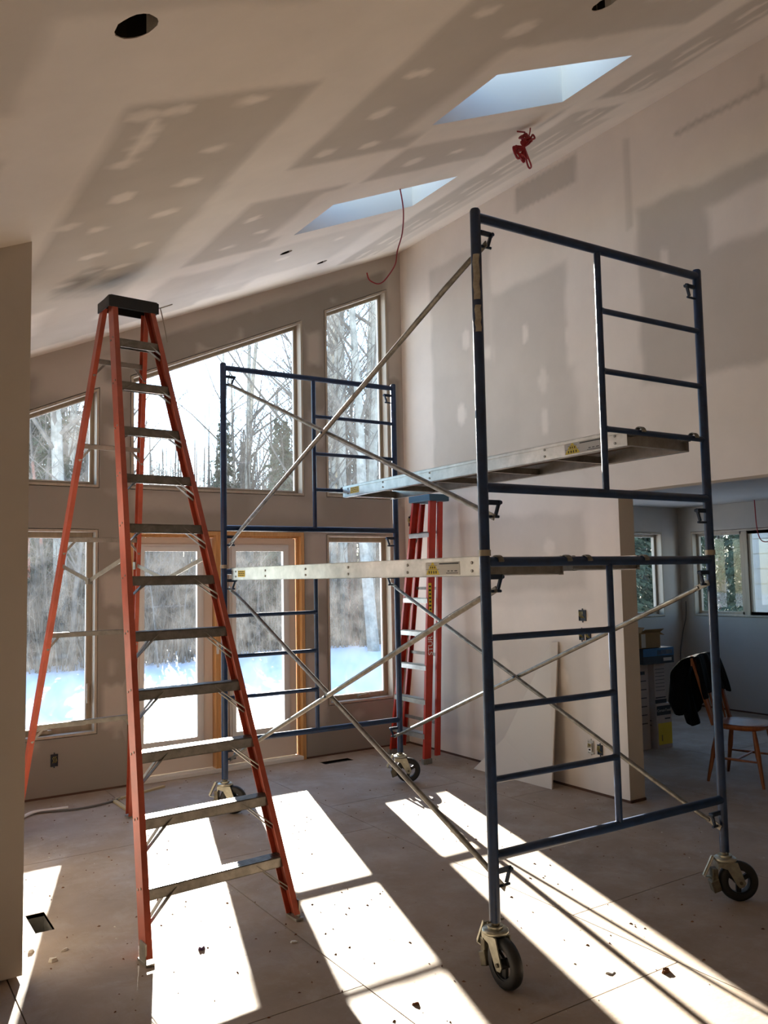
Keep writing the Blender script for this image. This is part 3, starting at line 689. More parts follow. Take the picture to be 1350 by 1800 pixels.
plank('scaffold_plank', .985, 2.388, 'upper aluminium plank hooked on the ladder rungs of the top tier')

# ---------------------------------------------------------------- big orange stepladder
def channel(e, p0, p1, inn, fwd, web, fl, t=.005):
    """C channel from p0 to p1 (outer web centre line); inn points inwards, fwd along the web"""
    inn = Vector(inn).normalized(); fwd = Vector(fwd).normalized(); p0 = Vector(p0); p1 = Vector(p1)
    prof = [(-web/2, 0), (web/2, 0), (web/2, fl), (web/2-t, fl), (web/2-t, t), (-web/2+t, t), (-web/2+t, fl), (-web/2, fl)]
    a = [p0+fwd*u+inn*v for u, v in prof]; b = [p1+fwd*u+inn*v for u, v in prof]; n = 8
    e.add(a+b, [(0,1,4,5), (5,6,7,0), (1,2,3,4), (8,13,12,9), (13,8,15,14), (9,12,11,10)]+[(i, (i+1) % n, n+(i+1) % n, n+i) for i in range(n)])
def stepladder(name, label, loc, rz, L, w0, w1, inc, rb, rearw0, rearw1, nst, mats, closed=False, rungs_z=(), web=.085, sag=.11, cat='ladder'):
    rt = empty(name, loc, rz); tag(rt, label, cat)
    rail, capm = mats; si, ci = sin(inc), cos(inc)
    def F(d, x, off=0, up=0): return Vector((x, d*si+off*ci+up*0, d*ci-off*si))
    top = L
    def hw(d): return w0/2+(w1/2-w0/2)*d/top
    e0 = []
    for s in (-1, 1):
        e = MB(); channel(e, F(0.012, s*hw(0)), F(top, s*hw(top)), (-s, 0, 0), (0, ci, -si), web, .030); r = e.build('front_rail', rail, rt)
        e = MB(); zb = F(.0, s*hw(0)); e.box((zb.x-.02-s*.012, zb.y-web*.6, 0), (zb.x+.02-s*.012, zb.y+web*.62, .012)); e.box((zb.x-.004, zb.y-.03, .01), (zb.x+.004, zb.y+.04, .09)); e.build('foot', M['alud'], r)
        e = MB()
        for k in range(1, nst+1):
            for o in (-.018, .018):
                p = F(k*.3048, s*(hw(k*.3048)+.0), o); e.tube([p-Vector((s*.001, 0, 0)), p+Vector((s*.004, 0, 0))], .006, 6)
        e.build('rivets', M['alud'], r, kind='stuff')
    for k in range(1, nst+1):
        d = k*.3048; h = hw(d)-.006; c = F(d, 0)
        e = MB(); dy = .042
        e.box((-h, c.y-dy, c.z-.004), (h, c.y+dy, c.z)); e.box((-h, c.y-dy, c.z-.048), (h, c.y-dy+.004, c.z)); e.box((-h, c.y+dy-.004, c.z-.04), (h, c.y+dy, c.z)); e.box((-h, c.y-dy, c.z-.048), (h, c.y-dy+.016, c.z-.044))
        for q in range(7): yy = c.y-dy+.006+q*.0115; e.box((-h, yy, c.z), (h, yy+.005, c.z+.0025))
        st = e.build('step', M['treads'], rt)
        if k <= nst:
            bl = min(.16, h*.55); dn = .17 if k < 6 else (.13 if k < 9 else .09)
            for s in (-1, 1):
                for yo in (-dy+.012, dy-.012):
                    pt = Vector((s*(h-bl), c.y+yo, c.z-.012)); d2 = d-dn; pb = F(d2, s*(hw(d2)-.008), yo*.8)
                    MB().beam(pt, pb, .004, .024, (0, 1, 0)).build('knee_brace', M['alud'], st)
    T = F(top, 0)
    # rear section
    rtop = Vector((0, T.y+.10, T.z-.03)); rbot = Vector((0, rb, 0.01))
    ra = (rtop-rbot); RL = ra.length; ru = ra.normalized(); rn = Vector((0, ru.z, -ru.y))
    def B(z, x): f = (z-rbot.z)/ru.z; return Vector((x, rbot.y+ru.y*f, z))
    def rw(z): return rearw0/2+(rearw1/2-rearw0/2)*z/rtop.z
    for s in (-1, 1):
        e = MB(); channel(e, B(.012, s*rw(0)), B(rtop.z, s*rw(rtop.z)), (-s, 0, 0), rn, web*.72, .028); r = e.build('rear_rail', rail, rt)
        e = MB(); q = B(0, s*rw(0)); e.box((q.x-.02-s*.01, q.y-.04, 0), (q.x+.02-s*.01, q.y+.04, .012)); e.build('foot', M['alud'], r)
    for z in rungs_z:
        h = rw(z)-.004; e = MB(); c = B(z, 0); e.box((-h, c.y-.012, z-.016), (h, c.y-.008, z+.016)); e.box((-h, c.y-.012, z+.012), (h, c.y+.012, z+.016)); rg = e.build('rear_rung', M['alud'], rt)
        for s in (-1, 1): MB().beam((s*(h-.075), c.y-.006, z-.005), (s*(h+.002), c.y-.006, z-.095), .014, .005, (0, 1, 0)).build('knee_brace', M['alud'], rg)
    # cap
    if not closed:
        e = MB(); y0, y1 = T.y-.07, rtop.y+.045; zc = T.z+.012; hx = w1/2+.03
        e.prism([(-hx, y0+.015), (-hx+.015, y0), (hx-.015, y0), (hx, y0+.015), (hx-.01, y1-.01), (hx-.02, y1), (-hx+.02, y1), (-hx+.01, y1-.01)], (0, 0, zc-.012), (1,0,0), (0,1,0), (0, 0, .012))
        e.box((-hx, y0, zc-.075), (hx, y0+.008, zc-.006)); e.box((-hx, y1-.008, zc-.055), (hx, y1, zc-.006)); e.box((-hx, y0, zc-.07), (-hx+.008, y1, zc-.006)); e.box((hx-.008, y0, zc-.07), (hx, y1, zc-.006))
        cp = e.build('top_cap', capm, rt, bevel=.004)
    # spreaders
    if not closed:
        for s in (-1, 1):
            dF = 1.83/ci; p0 = F(dF, s*(hw(dF)-.02), .04); p2 = B(1.80, s*(rw(1.80)-.02)); m0 = Vector(((p0.x+p2.x)/2, (p0.y+p2.y)/2+.02, (p0.z+p2.z)/2-sag))
            e = MB(); e.beam(p0, m0, .006, .024); e.beam(m0, p2, .006, .024); e.box((m0.x-.014, m0.y-.025, m0.z-.02), (m0.x+.014, m0.y+.025, m0.z+.012)); e.box((p2.x-.015, p2.y-.02, p2.z-.03), (p2.x+.015, p2.y+.02, p2.z+.02))
            e.build('spreader', M['alud'], rt)
    return rt, F, B, T
big, F, B, T = stepladder('stepladder', 'tall orange fibreglass stepladder standing open in front of the doors', (1.581, 3.842, 0), .068, 3.645, .79, .255, .354, 2.30, .80, .29, 11, (M['orange'], M['cap']), rungs_z=(.745, 1.35, 1.965, 2.55, 3.07))
e = MB(); p = Vector((w_ := .20, T.y+.0, T.z-.02)); e.tube([(.165, T.y-.02, T.z-.01), (.20, T.y-.01, T.z+.005), (.27, T.y-.01, T.z+.04)], .004, 6)
e.tube([(.185, T.y-.02, T.z-.0), (.215, T.y-.01, T.z-.1), (.235, T.y-.02, T.z-.22)], .0035, 6); e.build('hook_wire', M['collar'], big)
for s_, z0 in ((-1, .17), (-1, .5)):
    pass

# ---- closed red ladder in the corner
def closed_ladder():
    rt = empty('stepladder', (0, 0, 0)); tag(rt, 'folded red fibreglass stepladder with blue cap leaning in the far corner', 'ladder')
    L = 2.44; X0, X1 = 4.50, 4.665
    def P(z, y, o=0): return Vector((X0+(X1-X0)*z/L+o, y, z))
    def yl(z): return 6.775+(6.535-6.775)*z/L
    def yr(z): return 6.205+(6.245-6.205)*z/L
    for s, fy in ((1, yl), (-1, yr)):
        e = MB(); channel(e, P(.015, fy(0)), P(2.40, fy(2.40)), (0, -s, 0), (1, 0, 0), .075, .028); r = e.build('front_rail', M['red'], rt)
        e = MB(); q = P(0, fy(0)); e.box((q.x-.05, q.y-.02-s*.01, 0), (q.x+.045, q.y+.02-s*.01, .045)); e.build('foot', M['alud'], r)
        e = MB(); channel(e, P(.06, fy(0)+s*.004, .115), P(2.38, fy(2.38)+s*.004, .085), (0, -s, 0), (1, 0, 0), .05, .026); e.build('rear_rail', M['red'], rt)
    for k in range(1, 8):
        z = k*.305-.045 if k > 1 else .262; e = MB(); c = P(z, 0); a, b = yr(z)+.006, yl(z)-.006
        e.box((c.x-.042, a, z-.004), (c.x+.042, b, z)); e.box((c.x-.042, a, z-.045), (c.x-.038, b, z)); e.box((c.x+.036, a, z-.03), (c.x+.04, b, z))
        for q in range(5): e.box((c.x-.036+q*.015, a, z), (c.x-.030+q*.015, b, z+.0025))
        st = e.build('step', M['alu'], rt)
        for fy, s in ((a, 1), (b, -1)): MB().beam((c.x+.03, fy+s*.07, z-.01), (c.x+.03, fy+s*.004, z-.09), .014, .005, (1, 0, 0)).build('knee_brace', M['alud'], st)
    for z in (.35, .96, 1.57, 2.1):
        e = MB(); c = P(z, 0, .11); e.box((c.x-.01, yr(z)+.01, z-.015), (c.x+.01, yl(z)-.01, z+.012)); e.build('rear_rung', M['alud'], rt)
    e = MB(); z = 2.385; e.box((4.60, 6.215, z), (4.83, 6.56, z+.065)); e.build('top_cap', M['bluecap'], rt, bevel=.008)
    # printed marks on the near rail (faces the camera, -y side)
    st = MB().box((4.57, 6.2205, 1.32), (4.605, 6.2215, 1.62)).build('warning_sticker', M['yellow'], rt); 
    st.location = (0, .006, 0)
    e = MB()
    for k in range(8): e.box((4.573+.004*(k % 2), 6.2255, 1.335+k*.035), (4.598, 6.2266, 1.352+k*.035))
    e.build('printing', M['black'], rt)
    text_part('lettering', 'STUR', .075, Matrix(((0, -1, 0, 4.575), (0, 0, -1, 6.2205), (1, 0, 0, 1.05), (0, 0, 0, 1))), M['white'], rt)
    return rt
closed_ladder()

# ---------------------------------------------------------------- small things on and around the walls
def ebox(name, label, wall, a, z, wd=.06, hh=.1, plate=False, cat='electrical box', m=None):
    """open electrical box: rim, sides and back, wire ends"""
    e = MB(); t = .004; dp = .008
    def Bx(lo, hi):
        (a0, d0, z0), (a1, d1, z1) = lo, hi
        if wall == 'right': e.box((R-d1, a0, z0), (R-d0, a1, z1))
        elif wall == 'far': e.box((a0, D-d1, z0), (a1, D-d0, z1))
    Bx((a-wd/2, -.0, z-hh/2), (a-wd/2+t, dp, z+hh/2)); Bx((a+wd/2-t, 0, z-hh/2), (a+wd/2, dp, z+hh/2)); Bx((a-wd/2, 0, z-hh/2), (a+wd/2, dp, z-hh/2+t)); Bx((a-wd/2, 0, z+hh/2-t), (a+wd/2, dp, z+hh/2)); Bx((a-wd/2+t, 0, z-hh/2+t), (a+wd/2-t, .001, z+hh/2-t))
    Bx((a-.004, 0, z+hh/2), (a+.004, dp*.7, z+hh/2+.012)); Bx((a-.004, 0, z-hh/2-.012), (a+.004, dp*.7, z-hh/2))
    rt = tag(e.build(name, m or M['blackbox']), label, cat)
    e = MB()
    def pt(u, d, v): return (R-d, u, v) if wall == 'right' else (u, D-d, v)
    for k in range(3):
        u = a+(k-1)*wd*.2; e.tube([pt(u, .001, z-.02), pt(u+.004, .022, z+.0), pt(u-.006, .028, z+.02+.006*k), pt(u+.006, .016, z+.03)], .0028, 6)
    e.build('wire_ends', M['brass'], rt)
    if plate:
        e = MB()
        if wall == 'right': e.box((R-.02, a-.018, z-.035), (R-.009, a+.018, z+.035))
        e.build('receptacle', M['white'], rt, bevel=.002)
        e = MB(); [e.box((R-.0215, a-.009, z+dz-.006), (R-.0198, a+.009, z+dz+.006)) for dz in (-.018, .018)]; e.build('socket_slots', M['dark'], rt)
    return rt
ebox('electrical_box', 'open square electrical box highest on the pale wall by the pillar end', 'right', 4.655, 1.355, .075, .085)
ebox('electrical_box', 'left one of the two open switch boxes below the square one', 'right', 4.67, 1.205, .05, .085)
ebox('electrical_box', 'right one of the two open switch boxes below the square one', 'right', 4.60, 1.205, .05, .085)
ebox('outlet', 'white wired outlet low on the pale wall', 'right', 4.617, .348, .06, .1, plate=True, cat='outlet', m=M['silver'])
ebox('electrical_box', 'dark open box beside the white outlet low on the pale wall', 'right', 4.525, .341, .05, .075)
ebox('electrical_box', 'open electrical box low on the window wall beside the orange ladder', 'far', 1.485, .29, .055, .095)
ebox('electrical_box', 'round-cut electrical hole high beside the folded red ladder', 'right', 6.97, 2.245, .055, .1)

# drywall offcut leaning
e = MB(); A_ = [(4.70, 5.80, .001), (4.735, 4.885, .001), (4.893, 4.92, 1.135), (4.885, 4.99, 1.13), (4.80, 5.50, .30)]
vs = [Vector(p) for p in A_]; n_ = (vs[1]-vs[0]).cross(vs[2]-vs[0]).normalized(); n_ = n_ if n_.x < 0 else -n_
vs2 = [v+Vector((.0127, 0, 0)) for v in vs]; nn = len(vs)
e.add(vs+vs2, [tuple(range(nn)), tuple(range(nn, 2*nn))[::-1]]+[(i, (i+1) % nn, nn+(i+1) % nn, nn+i) for i in range(nn)])
o = e.build('drywall_offcut', M['drycore']); tag(o, 'tapering grey drywall offcut leaning on the pale wall behind the scaffold', 'board')

# hanging red cord and coil
pts = [(3.159, 4.527, cz(3.159)+.01), (3.184, 4.527, 4.183), (3.17, 4.527, 4.02), (3.13, 4.53, 3.892), (3.108, 4.53, 3.789), (3.037, 4.527, 3.685), (2.99, 4.525, 3.64), (2.945, 4.52, 3.626), (2.892, 4.52, 3.643), (2.875, 4.52, 3.686)]
def smoothp(P, n=6):
    P = [Vector(p) for p in P]; out = []
    for i in range(len(P)-1):
        p0, p1, p2, p3 = P[max(i-1, 0)], P[i], P[i+1], P[min(i+2, len(P)-1)]
        for k in range(n):
            t = k/n; out.append(.5*((2*p1)+(p2-p0)*t+(2*p0-5*p1+4*p2-p3)*t*t+(3*p1-p0-3*p2+p3)*t**3))
    return out+[P[-1]]
e = MB(); e.tube(smoothp(pts), .0045, 8); o = e.build('hanging_cord', M['redcord']); tag(o, 'thin red cord hanging loose from the farther skylight edge', 'cord')
e = MB(); c0 = Vector((3.555, 3.68, 4.49)); rnd = random.Random(4)
kn = Vector((3.61, 3.776, 4.41))
for k in range(9):
    a = rnd.uniform(-.5, .5); wd = rnd.uniform(.03, .065); yy = rnd.uniform(-.03, .03)
    tp = Vector((3.645+rnd.uniform(-.03, .03), 3.776+yy, 4.50))
    e.tube(smoothp([kn, kn+Vector((wd*.9, yy, .045)), Vector((tp.x+wd*.5, tp.y, tp.z-.02)), tp, Vector((tp.x-wd*.7, tp.y, tp.z-.03)), kn+Vector((-wd*.3, -yy, .04)), kn], 4), .006, 6)
for k in range(8):
    lx = kn.x-.045+rnd.uniform(-.03, .02); yy = rnd.uniform(-.03, .03); lz = kn.z-.055-rnd.uniform(0, .025)
    e.tube(smoothp([kn, Vector((lx+.03, kn.y+yy, lz-.02)), Vector((lx, kn.y+yy, lz-.005)), Vector((lx-.03, kn.y-yy, lz+.025)), Vector((lx, kn.y, lz+.045)), kn], 4), .006, 6)
e.tube(smoothp([kn, kn+Vector((.03, 0, -.06)), kn+Vector((.055, 0, -.11)), kn+Vector((.04, 0, -.13)), kn+Vector((.02, 0, -.10)), kn], 5), .006, 6)
e.tube(smoothp([(3.67, 3.776, cz(3.67)+.01), (3.66, 3.776, 4.51), kn], 4), .0045, 6)
e.tube([(3.62, 3.776, 4.51), (3.54, 3.76, 4.485)], .005, 6)
o = e.build('cord_coil', M['redcord']); tag(o, 'bundled coil of red cord hanging by the nearer skylight', 'cord')
# red cord loop by the side room window, black cable down its wall
e = MB(); e.tube(smoothp([(8.9, 5.70, 2.49), (8.9, 5.69, 2.2), (8.9, 5.66, 2.05), (8.9, 5.60, 2.0), (8.9, 5.52, 2.03), (8.9, 5.47, 2.2), (8.9, 5.46, 2.49)]), .006, 8)
tag(e.build('hanging_cord', M['redcord']), 'red cord loop hanging before the side room window', 'cord')
e = MB(); e.tube(smoothp([(9.03, 6.80, 1.30), (9.03, 6.81, 1.1), (8.98, 6.83, .9), (8.93, 6.84, .65), (8.94, 6.845, .4), (8.97, 6.85, .2)]), .007, 6)
tag(e.build('wall_cable', M['grey']), 'black cable hanging down the side room corner', 'cable')
# cables and strips on the floor
e = MB(); e.tube(smoothp([(.76, 6.45, .008), (1.0, 6.62, .008), (1.19, 6.64, .01), (1.32, 6.65, .01), (1.55, 6.58, .01), (1.78, 6.62, .01), (1.90, 6.70, .01)]), .008, 6)
tag(e.build('floor_cable', M['grey']), 'grey cable lying on the floor along the window wall', 'cable')
e = MB(); e.tube(smoothp([(1.05, 6.42, .012), (1.2, 6.60, .02), (1.28, 6.66, .018), (1.42, 6.66, .013), (1.50, 6.655, .012)]), .012, 6)
tag(e.build('floor_cable', M['white']), 'short white cable tangled over the grey one on the floor', 'cable')
e = MB(); e.beam((1.84, 6.66, .008), (1.86, 6.10, .008), .03, .014); tag(e.build('wood_strip', M['strip']), 'pale wood strip pointing towards the camera on the floor', 'wood strip')
e = MB(); e.beam((1.86, 6.68, .008), (2.3, 6.86, .008), .03, .014); tag(e.build('wood_strip', M['strip']), 'pale wood strip running along the door on the floor', 'wood strip')

# scraps on the floor
def chip(name, x, y, s, m, label, cat='scrap', h=.008, seed=0, flat=True, group=None):
    rnd = random.Random(seed); n = 7; e = MB()
    P = [(x+s*rnd.uniform(.5, 1)*cos(2*pi*k/n), y+s*rnd.uniform(.3, .7)*sin(2*pi*k/n)) for k in range(n)]
    vs = [(a, b, .0008) for a, b in P]+[(x+(a-x)*.7, y+(b-y)*.7, h*rnd.uniform(.6, 1.2)) for a, b in P]
    e.add(vs, [tuple(range(n))[::-1], tuple(range(n, 2*n))]+[(i, (i+1) % n, n+(i+1) % n, n+i) for i in range(n)])
    return tag(e.build(name, m), label, cat, group)
chip('paper_scrap', 2.79, 2.56, .035, M['white'], 'small white paper scrap in the right sun patch', 'scrap', .006, 1)
chip('dry_leaf', 2.98, 2.43, .028, M['leaf'], 'curled brown scrap in the right sun patch', 'scrap', .014, 2)
chip('plaster_crumb', .86, 4.08, .035, M['scrap'], 'largest pale plaster crumb below the floor vent hole', 'crumb', .015, 3)
chip('plaster_crumb', .80, 4.23, .02, M['drycore'], 'small grey plaster crumb between vent hole and the larger crumb', 'crumb', .012, 4)
chip('plaster_crumb', .93, 4.16, .022, M['drycore'], 'flat grey plaster crumb right of the largest crumb', 'crumb', .01, 5)
chip('crayon_stub', 1.45, 3.80, .022, M['purple'], 'purple crayon stub in the left sun patch', 'crayon', .014, 6)
chip('paper_scrap', 1.83, 3.62, .03, M['white'], 'pale torn scrap behind the right foot of the orange ladder', 'scrap', .006, 7)
chip('wood_chip', 1.97, 2.83, .022, M['leaf'], 'dark wood chip in the middle sun patch', 'chip', .01, 8)
e = MB(); rnd = random.Random(12)
for _ in range(420):
    x = rnd.uniform(.75, 4.8); y = rnd.uniform(1.9, 7.0); s = rnd.uniform(.0035, .011); a = rnd.uniform(0, pi); c, s_ = cos(a)*s, sin(a)*s; q = rnd.uniform(.3, .7)
    e.add([(x-c, y-s_, .0006), (x+s_*q, y-c*q, .0006), (x+c, y+s_, .0006), (x-s_*q, y+c*q, .0006), (x, y, s*.6)], [(0,1,4),(1,2,4),(2,3,4),(3,0,4)])
tag(e.build('floor_debris', M['leaf']), 'dark crumbs and sawdust bits scattered over the subfloor', 'debris', kind='stuff')
e = MB()
for _ in range(160):
    x = rnd.uniform(.75, 4.8); y = rnd.uniform(1.9, 7.0); s = rnd.uniform(.003, .009); a = rnd.uniform(0, pi); c, s_ = cos(a)*s, sin(a)*s; q = rnd.uniform(.3, .7)
    e.add([(x-c, y-s_, .0006), (x+s_*q, y-c*q, .0006), (x+c, y+s_, .0006), (x-s_*q, y+c*q, .0006), (x, y, s*.6)], [(0,1,4),(1,2,4),(2,3,4),(3,0,4)])
tag(e.build('plaster_dust', M['scrap']), 'pale plaster crumbs scattered over the subfloor', 'debris', kind='stuff')

# ---------------------------------------------------------------- boxes in the side room
def carton(name, label, lo, hi, rz, m, prints=(), flaps=False, seed=0):
    cx, cy = (lo[0]+hi[0])/2, (lo[1]+hi[1])/2; hx, hy = (hi[0]-lo[0])/2, (hi[1]-lo[1])/2; h = hi[2]-lo[2]
    rt = empty(name, (cx, cy, lo[2]), rz); tag(rt, label, 'box', 'boxes stacked in the side room')
    e = MB(); 
    if flaps:
        t = .004
        for a, b in (((-hx, -hy, 0), (-hx+t, hy, h)), ((hx-t, -hy, 0), (hx, hy, h)), ((-hx, -hy, 0), (hx, -hy+t, h)), ((-hx, hy-t, 0), (hx, hy, h)), ((-hx, -hy, 0), (hx, hy, t))): e.box(a, b)
    else: e.box((-hx, -hy, 0), (hx, hy, h))
    e.build('carton_body', m, rt, bevel=.002)
    if flaps:
        for q in ([(-hx, -hy, h), (hx, -hy, h), (hx, -hy-.05, h+.035), (-hx, -hy-.05, h+.035)], [(hx, -hy, h), (hx, hy, h), (hx+.06, hy, h-.02), (hx+.06, -hy, h-.03)], [(-hx, hy, h), (hx, hy, h), (hx, hy+.03, h+.05), (-hx, hy+.03, h+.05)], [(-hx, -hy, h), (-hx, hy, h), (-hx+.05, hy, h+.05), (-hx+.05, -hy, h+.05)]):
            vs = [Vector(p) for p in q]; MB().add(vs+[v+Vector((0, 0, .004)) for v in vs], [(3,2,1,0),(4,5,6,7),(0,1,5,4),(1,2,6,5),(2,3,7,6),(3,0,4,7)]).build('flap', m, rt)
    for face, a, b, c, d, pm in prints:   # fractions on face 'f' (-y) or 'r' (-x) / 'R' (+x)
        e = MB()
        if face == 'f': e.box((-hx+2*hx*a, -hy-.0015, h*b), (-hx+2*hx*c, -hy-.0003, h*d))
        if face == 'l': e.box((-hx-.0015, -hy+2*hy*(1-c), h*b), (-hx-.0003, -hy+2*hy*(1-a), h*d))
        if face == 'R': e.box((hx+.0003, -hy+2*hy*a, h*b), (hx+.0015, -hy+2*hy*c, h*d))
        e.build('printed_panel', pm, rt)
    return rt, hx, hy, h
W_, K_, Y_ = M['whitebox'], M['blackcarton'], M['yellow']
BRZ = -.05
lines = [('f', .08, z, .9, z+.012, K_) for z in np.linspace(.32, .85, 7)]
bx, hx, hy, h = carton('compound_box', 'white box with yellow panel, lowest of the stack', (6.60, 5.35, 0), (6.81, 5.66, .42), BRZ, W_, [('f', .04, .74, .96, .95, K_), ('f', .1, .08, .98, .56, Y_), ('f', .3, .16, .36, .30, K_), ('f', .55, .64, .9, .67, K_), ('l', .2, .6, .8, .62, K_), ('l', .2, .5, .8, .52, K_), ('l', .3, .3, .7, .34, K_)])
text_part('lettering', 'CertainTeed', .036, Matrix(((1, 0, 0, 0), (0, 0, -1, -hy-.0022), (0, 1, 0, h*.845), (0, 0, 0, 1))), M['silver'], bx)
carton('compound_box', 'white box with fine black print, middle of the stack on the right', (6.615, 5.37, .42), (6.77, 5.64, .80), BRZ, W_, lines+[('f', .0, .0, 1, .1, K_), ('f', .05, .13, .95, .16, K_), ('l', .1, .55, .4, .9, K_), ('l', .1, .15, .4, .5, K_)])
carton('compound_box', 'white box mostly hidden by the pillar, middle of the stack on the left', (6.40, 5.40, 0), (6.555, 5.68, .80), BRZ, W_, [('f', .1, z, .8, z+.01, K_) for z in (.3, .4, .5, .6, .7, .8)]+[('f', .1, .88, .7, .92, K_)])
carton('tile_carton', 'flat blue and black carton, second from top of the stack', (6.43, 5.33, .803), (6.85, 5.63, .953), BRZ, K_, [('f', .0, .5, 1, 1, M['bluebox']), ('f', .45, .58, .95, .85, M['silver']), ('f', .65, .15, .92, .36, M['silver'])])
carton('cardboard_box', 'open brown cardboard box on top of the stack', (6.43, 5.35, .956), (6.69, 5.62, 1.10), BRZ, M['cardboard'], [('f', .0, .05, .22, .95, M['silver'])], flaps=True)

# ---------------------------------------------------------------- chair with jacket
def chair():
    rt = empty('spindle_chair', (6.17, 4.16, 0), radians(-166)); tag(rt, 'varnished wooden spindle chair with a black jacket on its back', 'chair')
    # local: faces +y, back at -y
    sh = .425; e = MB(); n = 28; P = []
    for k in range(n):
        a = 2*pi*k/n; x = .215*(abs(cos(a))**.75)*(1 if cos(a) > 0 else -1); y = .205*(abs(sin(a))**.75)*(1 if sin(a) > 0 else -1); x *= 1+.08*(y > 0)*y/.2; P.append((x, y))
    a1 = [(x*.94, y*.94, sh) for x, y in P]; a2 = [(x, y, sh+.012) for x, y in P]; a3 = [(x, y, sh+.032) for x, y in P]; a4 = [(x*.95, y*.95, sh+.04) for x, y in P]; a5 = [(x*.6, y*.6-.01, sh+.032) for x, y in P]
    vs = a1+a2+a3+a4+a5; e.add(vs, [(j*n+k, j*n+(k+1) % n, (j+1)*n+(k+1) % n, (j+1)*n+k) for j in range(4) for k in range(n)], True); e.add(a5, [tuple(range(n))]); e.add(a1, [tuple(range(n))[::-1]])
    e.build('seat', M['oak'], rt)
    feet = {}
    for sx in (-1, 1):
        for sy in (-1, 1):
            t = Vector((sx*.15, sy*.14, sh)); b = Vector((sx*.215, sy*.215, 0)); feet[sx, sy] = (t, b)
            e = MB(); e.tube([t, t.lerp(b, .15), t.lerp(b, .45), t.lerp(b, .55), t.lerp(b, .8), b], [.014, .018, .021, .017, .015, .011], 10); e.build('leg', M['oak'], rt)
    mid = lambda k, f: feet[k][0].lerp(feet[k][1], f)
    for sx in (-1, 1):
        e = MB(); a, b = mid((sx, -1), .55), mid((sx, 1), .55); e.tube([a, a.lerp(b, .5), b], [.008, .011, .008], 8); e.build('stretcher', M['oak'], rt)
    a = (mid((-1, -1), .55)+mid((-1, 1), .55))/2; b = (mid((1, -1), .55)+mid((1, 1), .55))/2
    e = MB(); e.tube([a, a.lerp(b, .5), b], [.008, .011, .008], 8); e.build('stretcher', M['oak'], rt)
    topz = .97
    for sx in (-1, 1):
        e = MB(); e.beam((sx*.18, -.165, sh+.02), (sx*.215, -.30, topz), .036, .022, (0, 1, .2)); e.build('back_post', M['oak'], rt)
    for k in range(5):
        u = -.12+k*.06; e = MB(); e.tube([(u, -.18, sh+.03), (u*1.1, -.235, .7), (u*1.15, -.30, topz-.03)], [.007, .009, .006], 8); e.build('spindle', M['oak'], rt)
    e = MB(); pts = [(-.225+.45*k/8, -.30-.03*(1-((k-4)/4)**2), topz-.02) for k in range(9)]
    for a, b in zip(pts, pts[1:]): e.beam(a, b, .02, .08)
    e.build('crest_rail', M['oak'], rt)
    # jacket: two hanging sheets draped over the crest rail
    jk = MB(); nu, nv = 30, 26; rnd = random.Random(3); vs = []
    for j in range(nv+1):
        v = j/nv
        for i in range(nu+1):
            u = i/nu*2-1
            # v<.35 front side down to .35 m, else back side
            if v < .35:
                f = 1-v/.35; z = topz+.035-.30*f-.05*abs(u)*f; y = -.275+.05*f**.5+.03*f
            else:
                f = (v-.35)/.65; z = topz+.035-(.58-.14*u*u+.06*sin(3*u+1))*f; y = -.345-.07*min(1, f*3)-.05*sin(pi*f)
            wd = .25+.07*max(0, sin(pi*min(1, abs(v-.35)*1.5)))+.03*(v > .35)
            fold = .018*sin(9*u+2*v)+.012*sin(17*u-3*v)+.006*sin(31*u+5*v)
            vs.append((u*wd+.02*sin(5*v), y+fold*(.3+abs(v-.35)*1.4), z-.02*abs(u)**3))
    jk.add(vs, [(j*(nu+1)+i, j*(nu+1)+i+1, (j+1)*(nu+1)+i+1, (j+1)*(nu+1)+i) for j in range(nv) for i in range(nu)], True)
    return rt, jk
ch, jk = chair()
j = jk.build('jacket', M['cloth']); j.location = ch.location+Vector((.02, .0, .012)); j.scale = (.92, 1, 1); j.rotation_euler = ch.rotation_euler
sm = j.modifiers.new('solid', 'SOLIDIFY'); sm.thickness = .012; sb = j.modifiers.new('sub', 'SUBSURF'); sb.levels = 1; sb.render_levels = 1
tag(j, 'black jacket draped over the back of the wooden chair', 'jacket')
e = MB(); e.tube([(.20, -.40, .90), (.23, -.44, .76), (.22, -.46, .60), (.17, -.46, .50)], [.05, .07, .075, .05], 12); e.build('sleeve', M['cloth'], j)
e = MB(); e.tube([(-.20, -.40, .84), (-.25, -.42, .72), (-.24, -.43, .60)], [.05, .06, .045], 12); e.build('sleeve', M['cloth'], j)
e = MB(); e.add([(.10, -.455, .86), (.145, -.46, .84), (.12, -.50, .60), (.03, -.50, .45), (-.02, -.495, .47), (.06, -.50, .64)], [(0, 1, 2, 5), (5, 2, 3, 4)]); e.build('lining_edge', M['lining'], j)

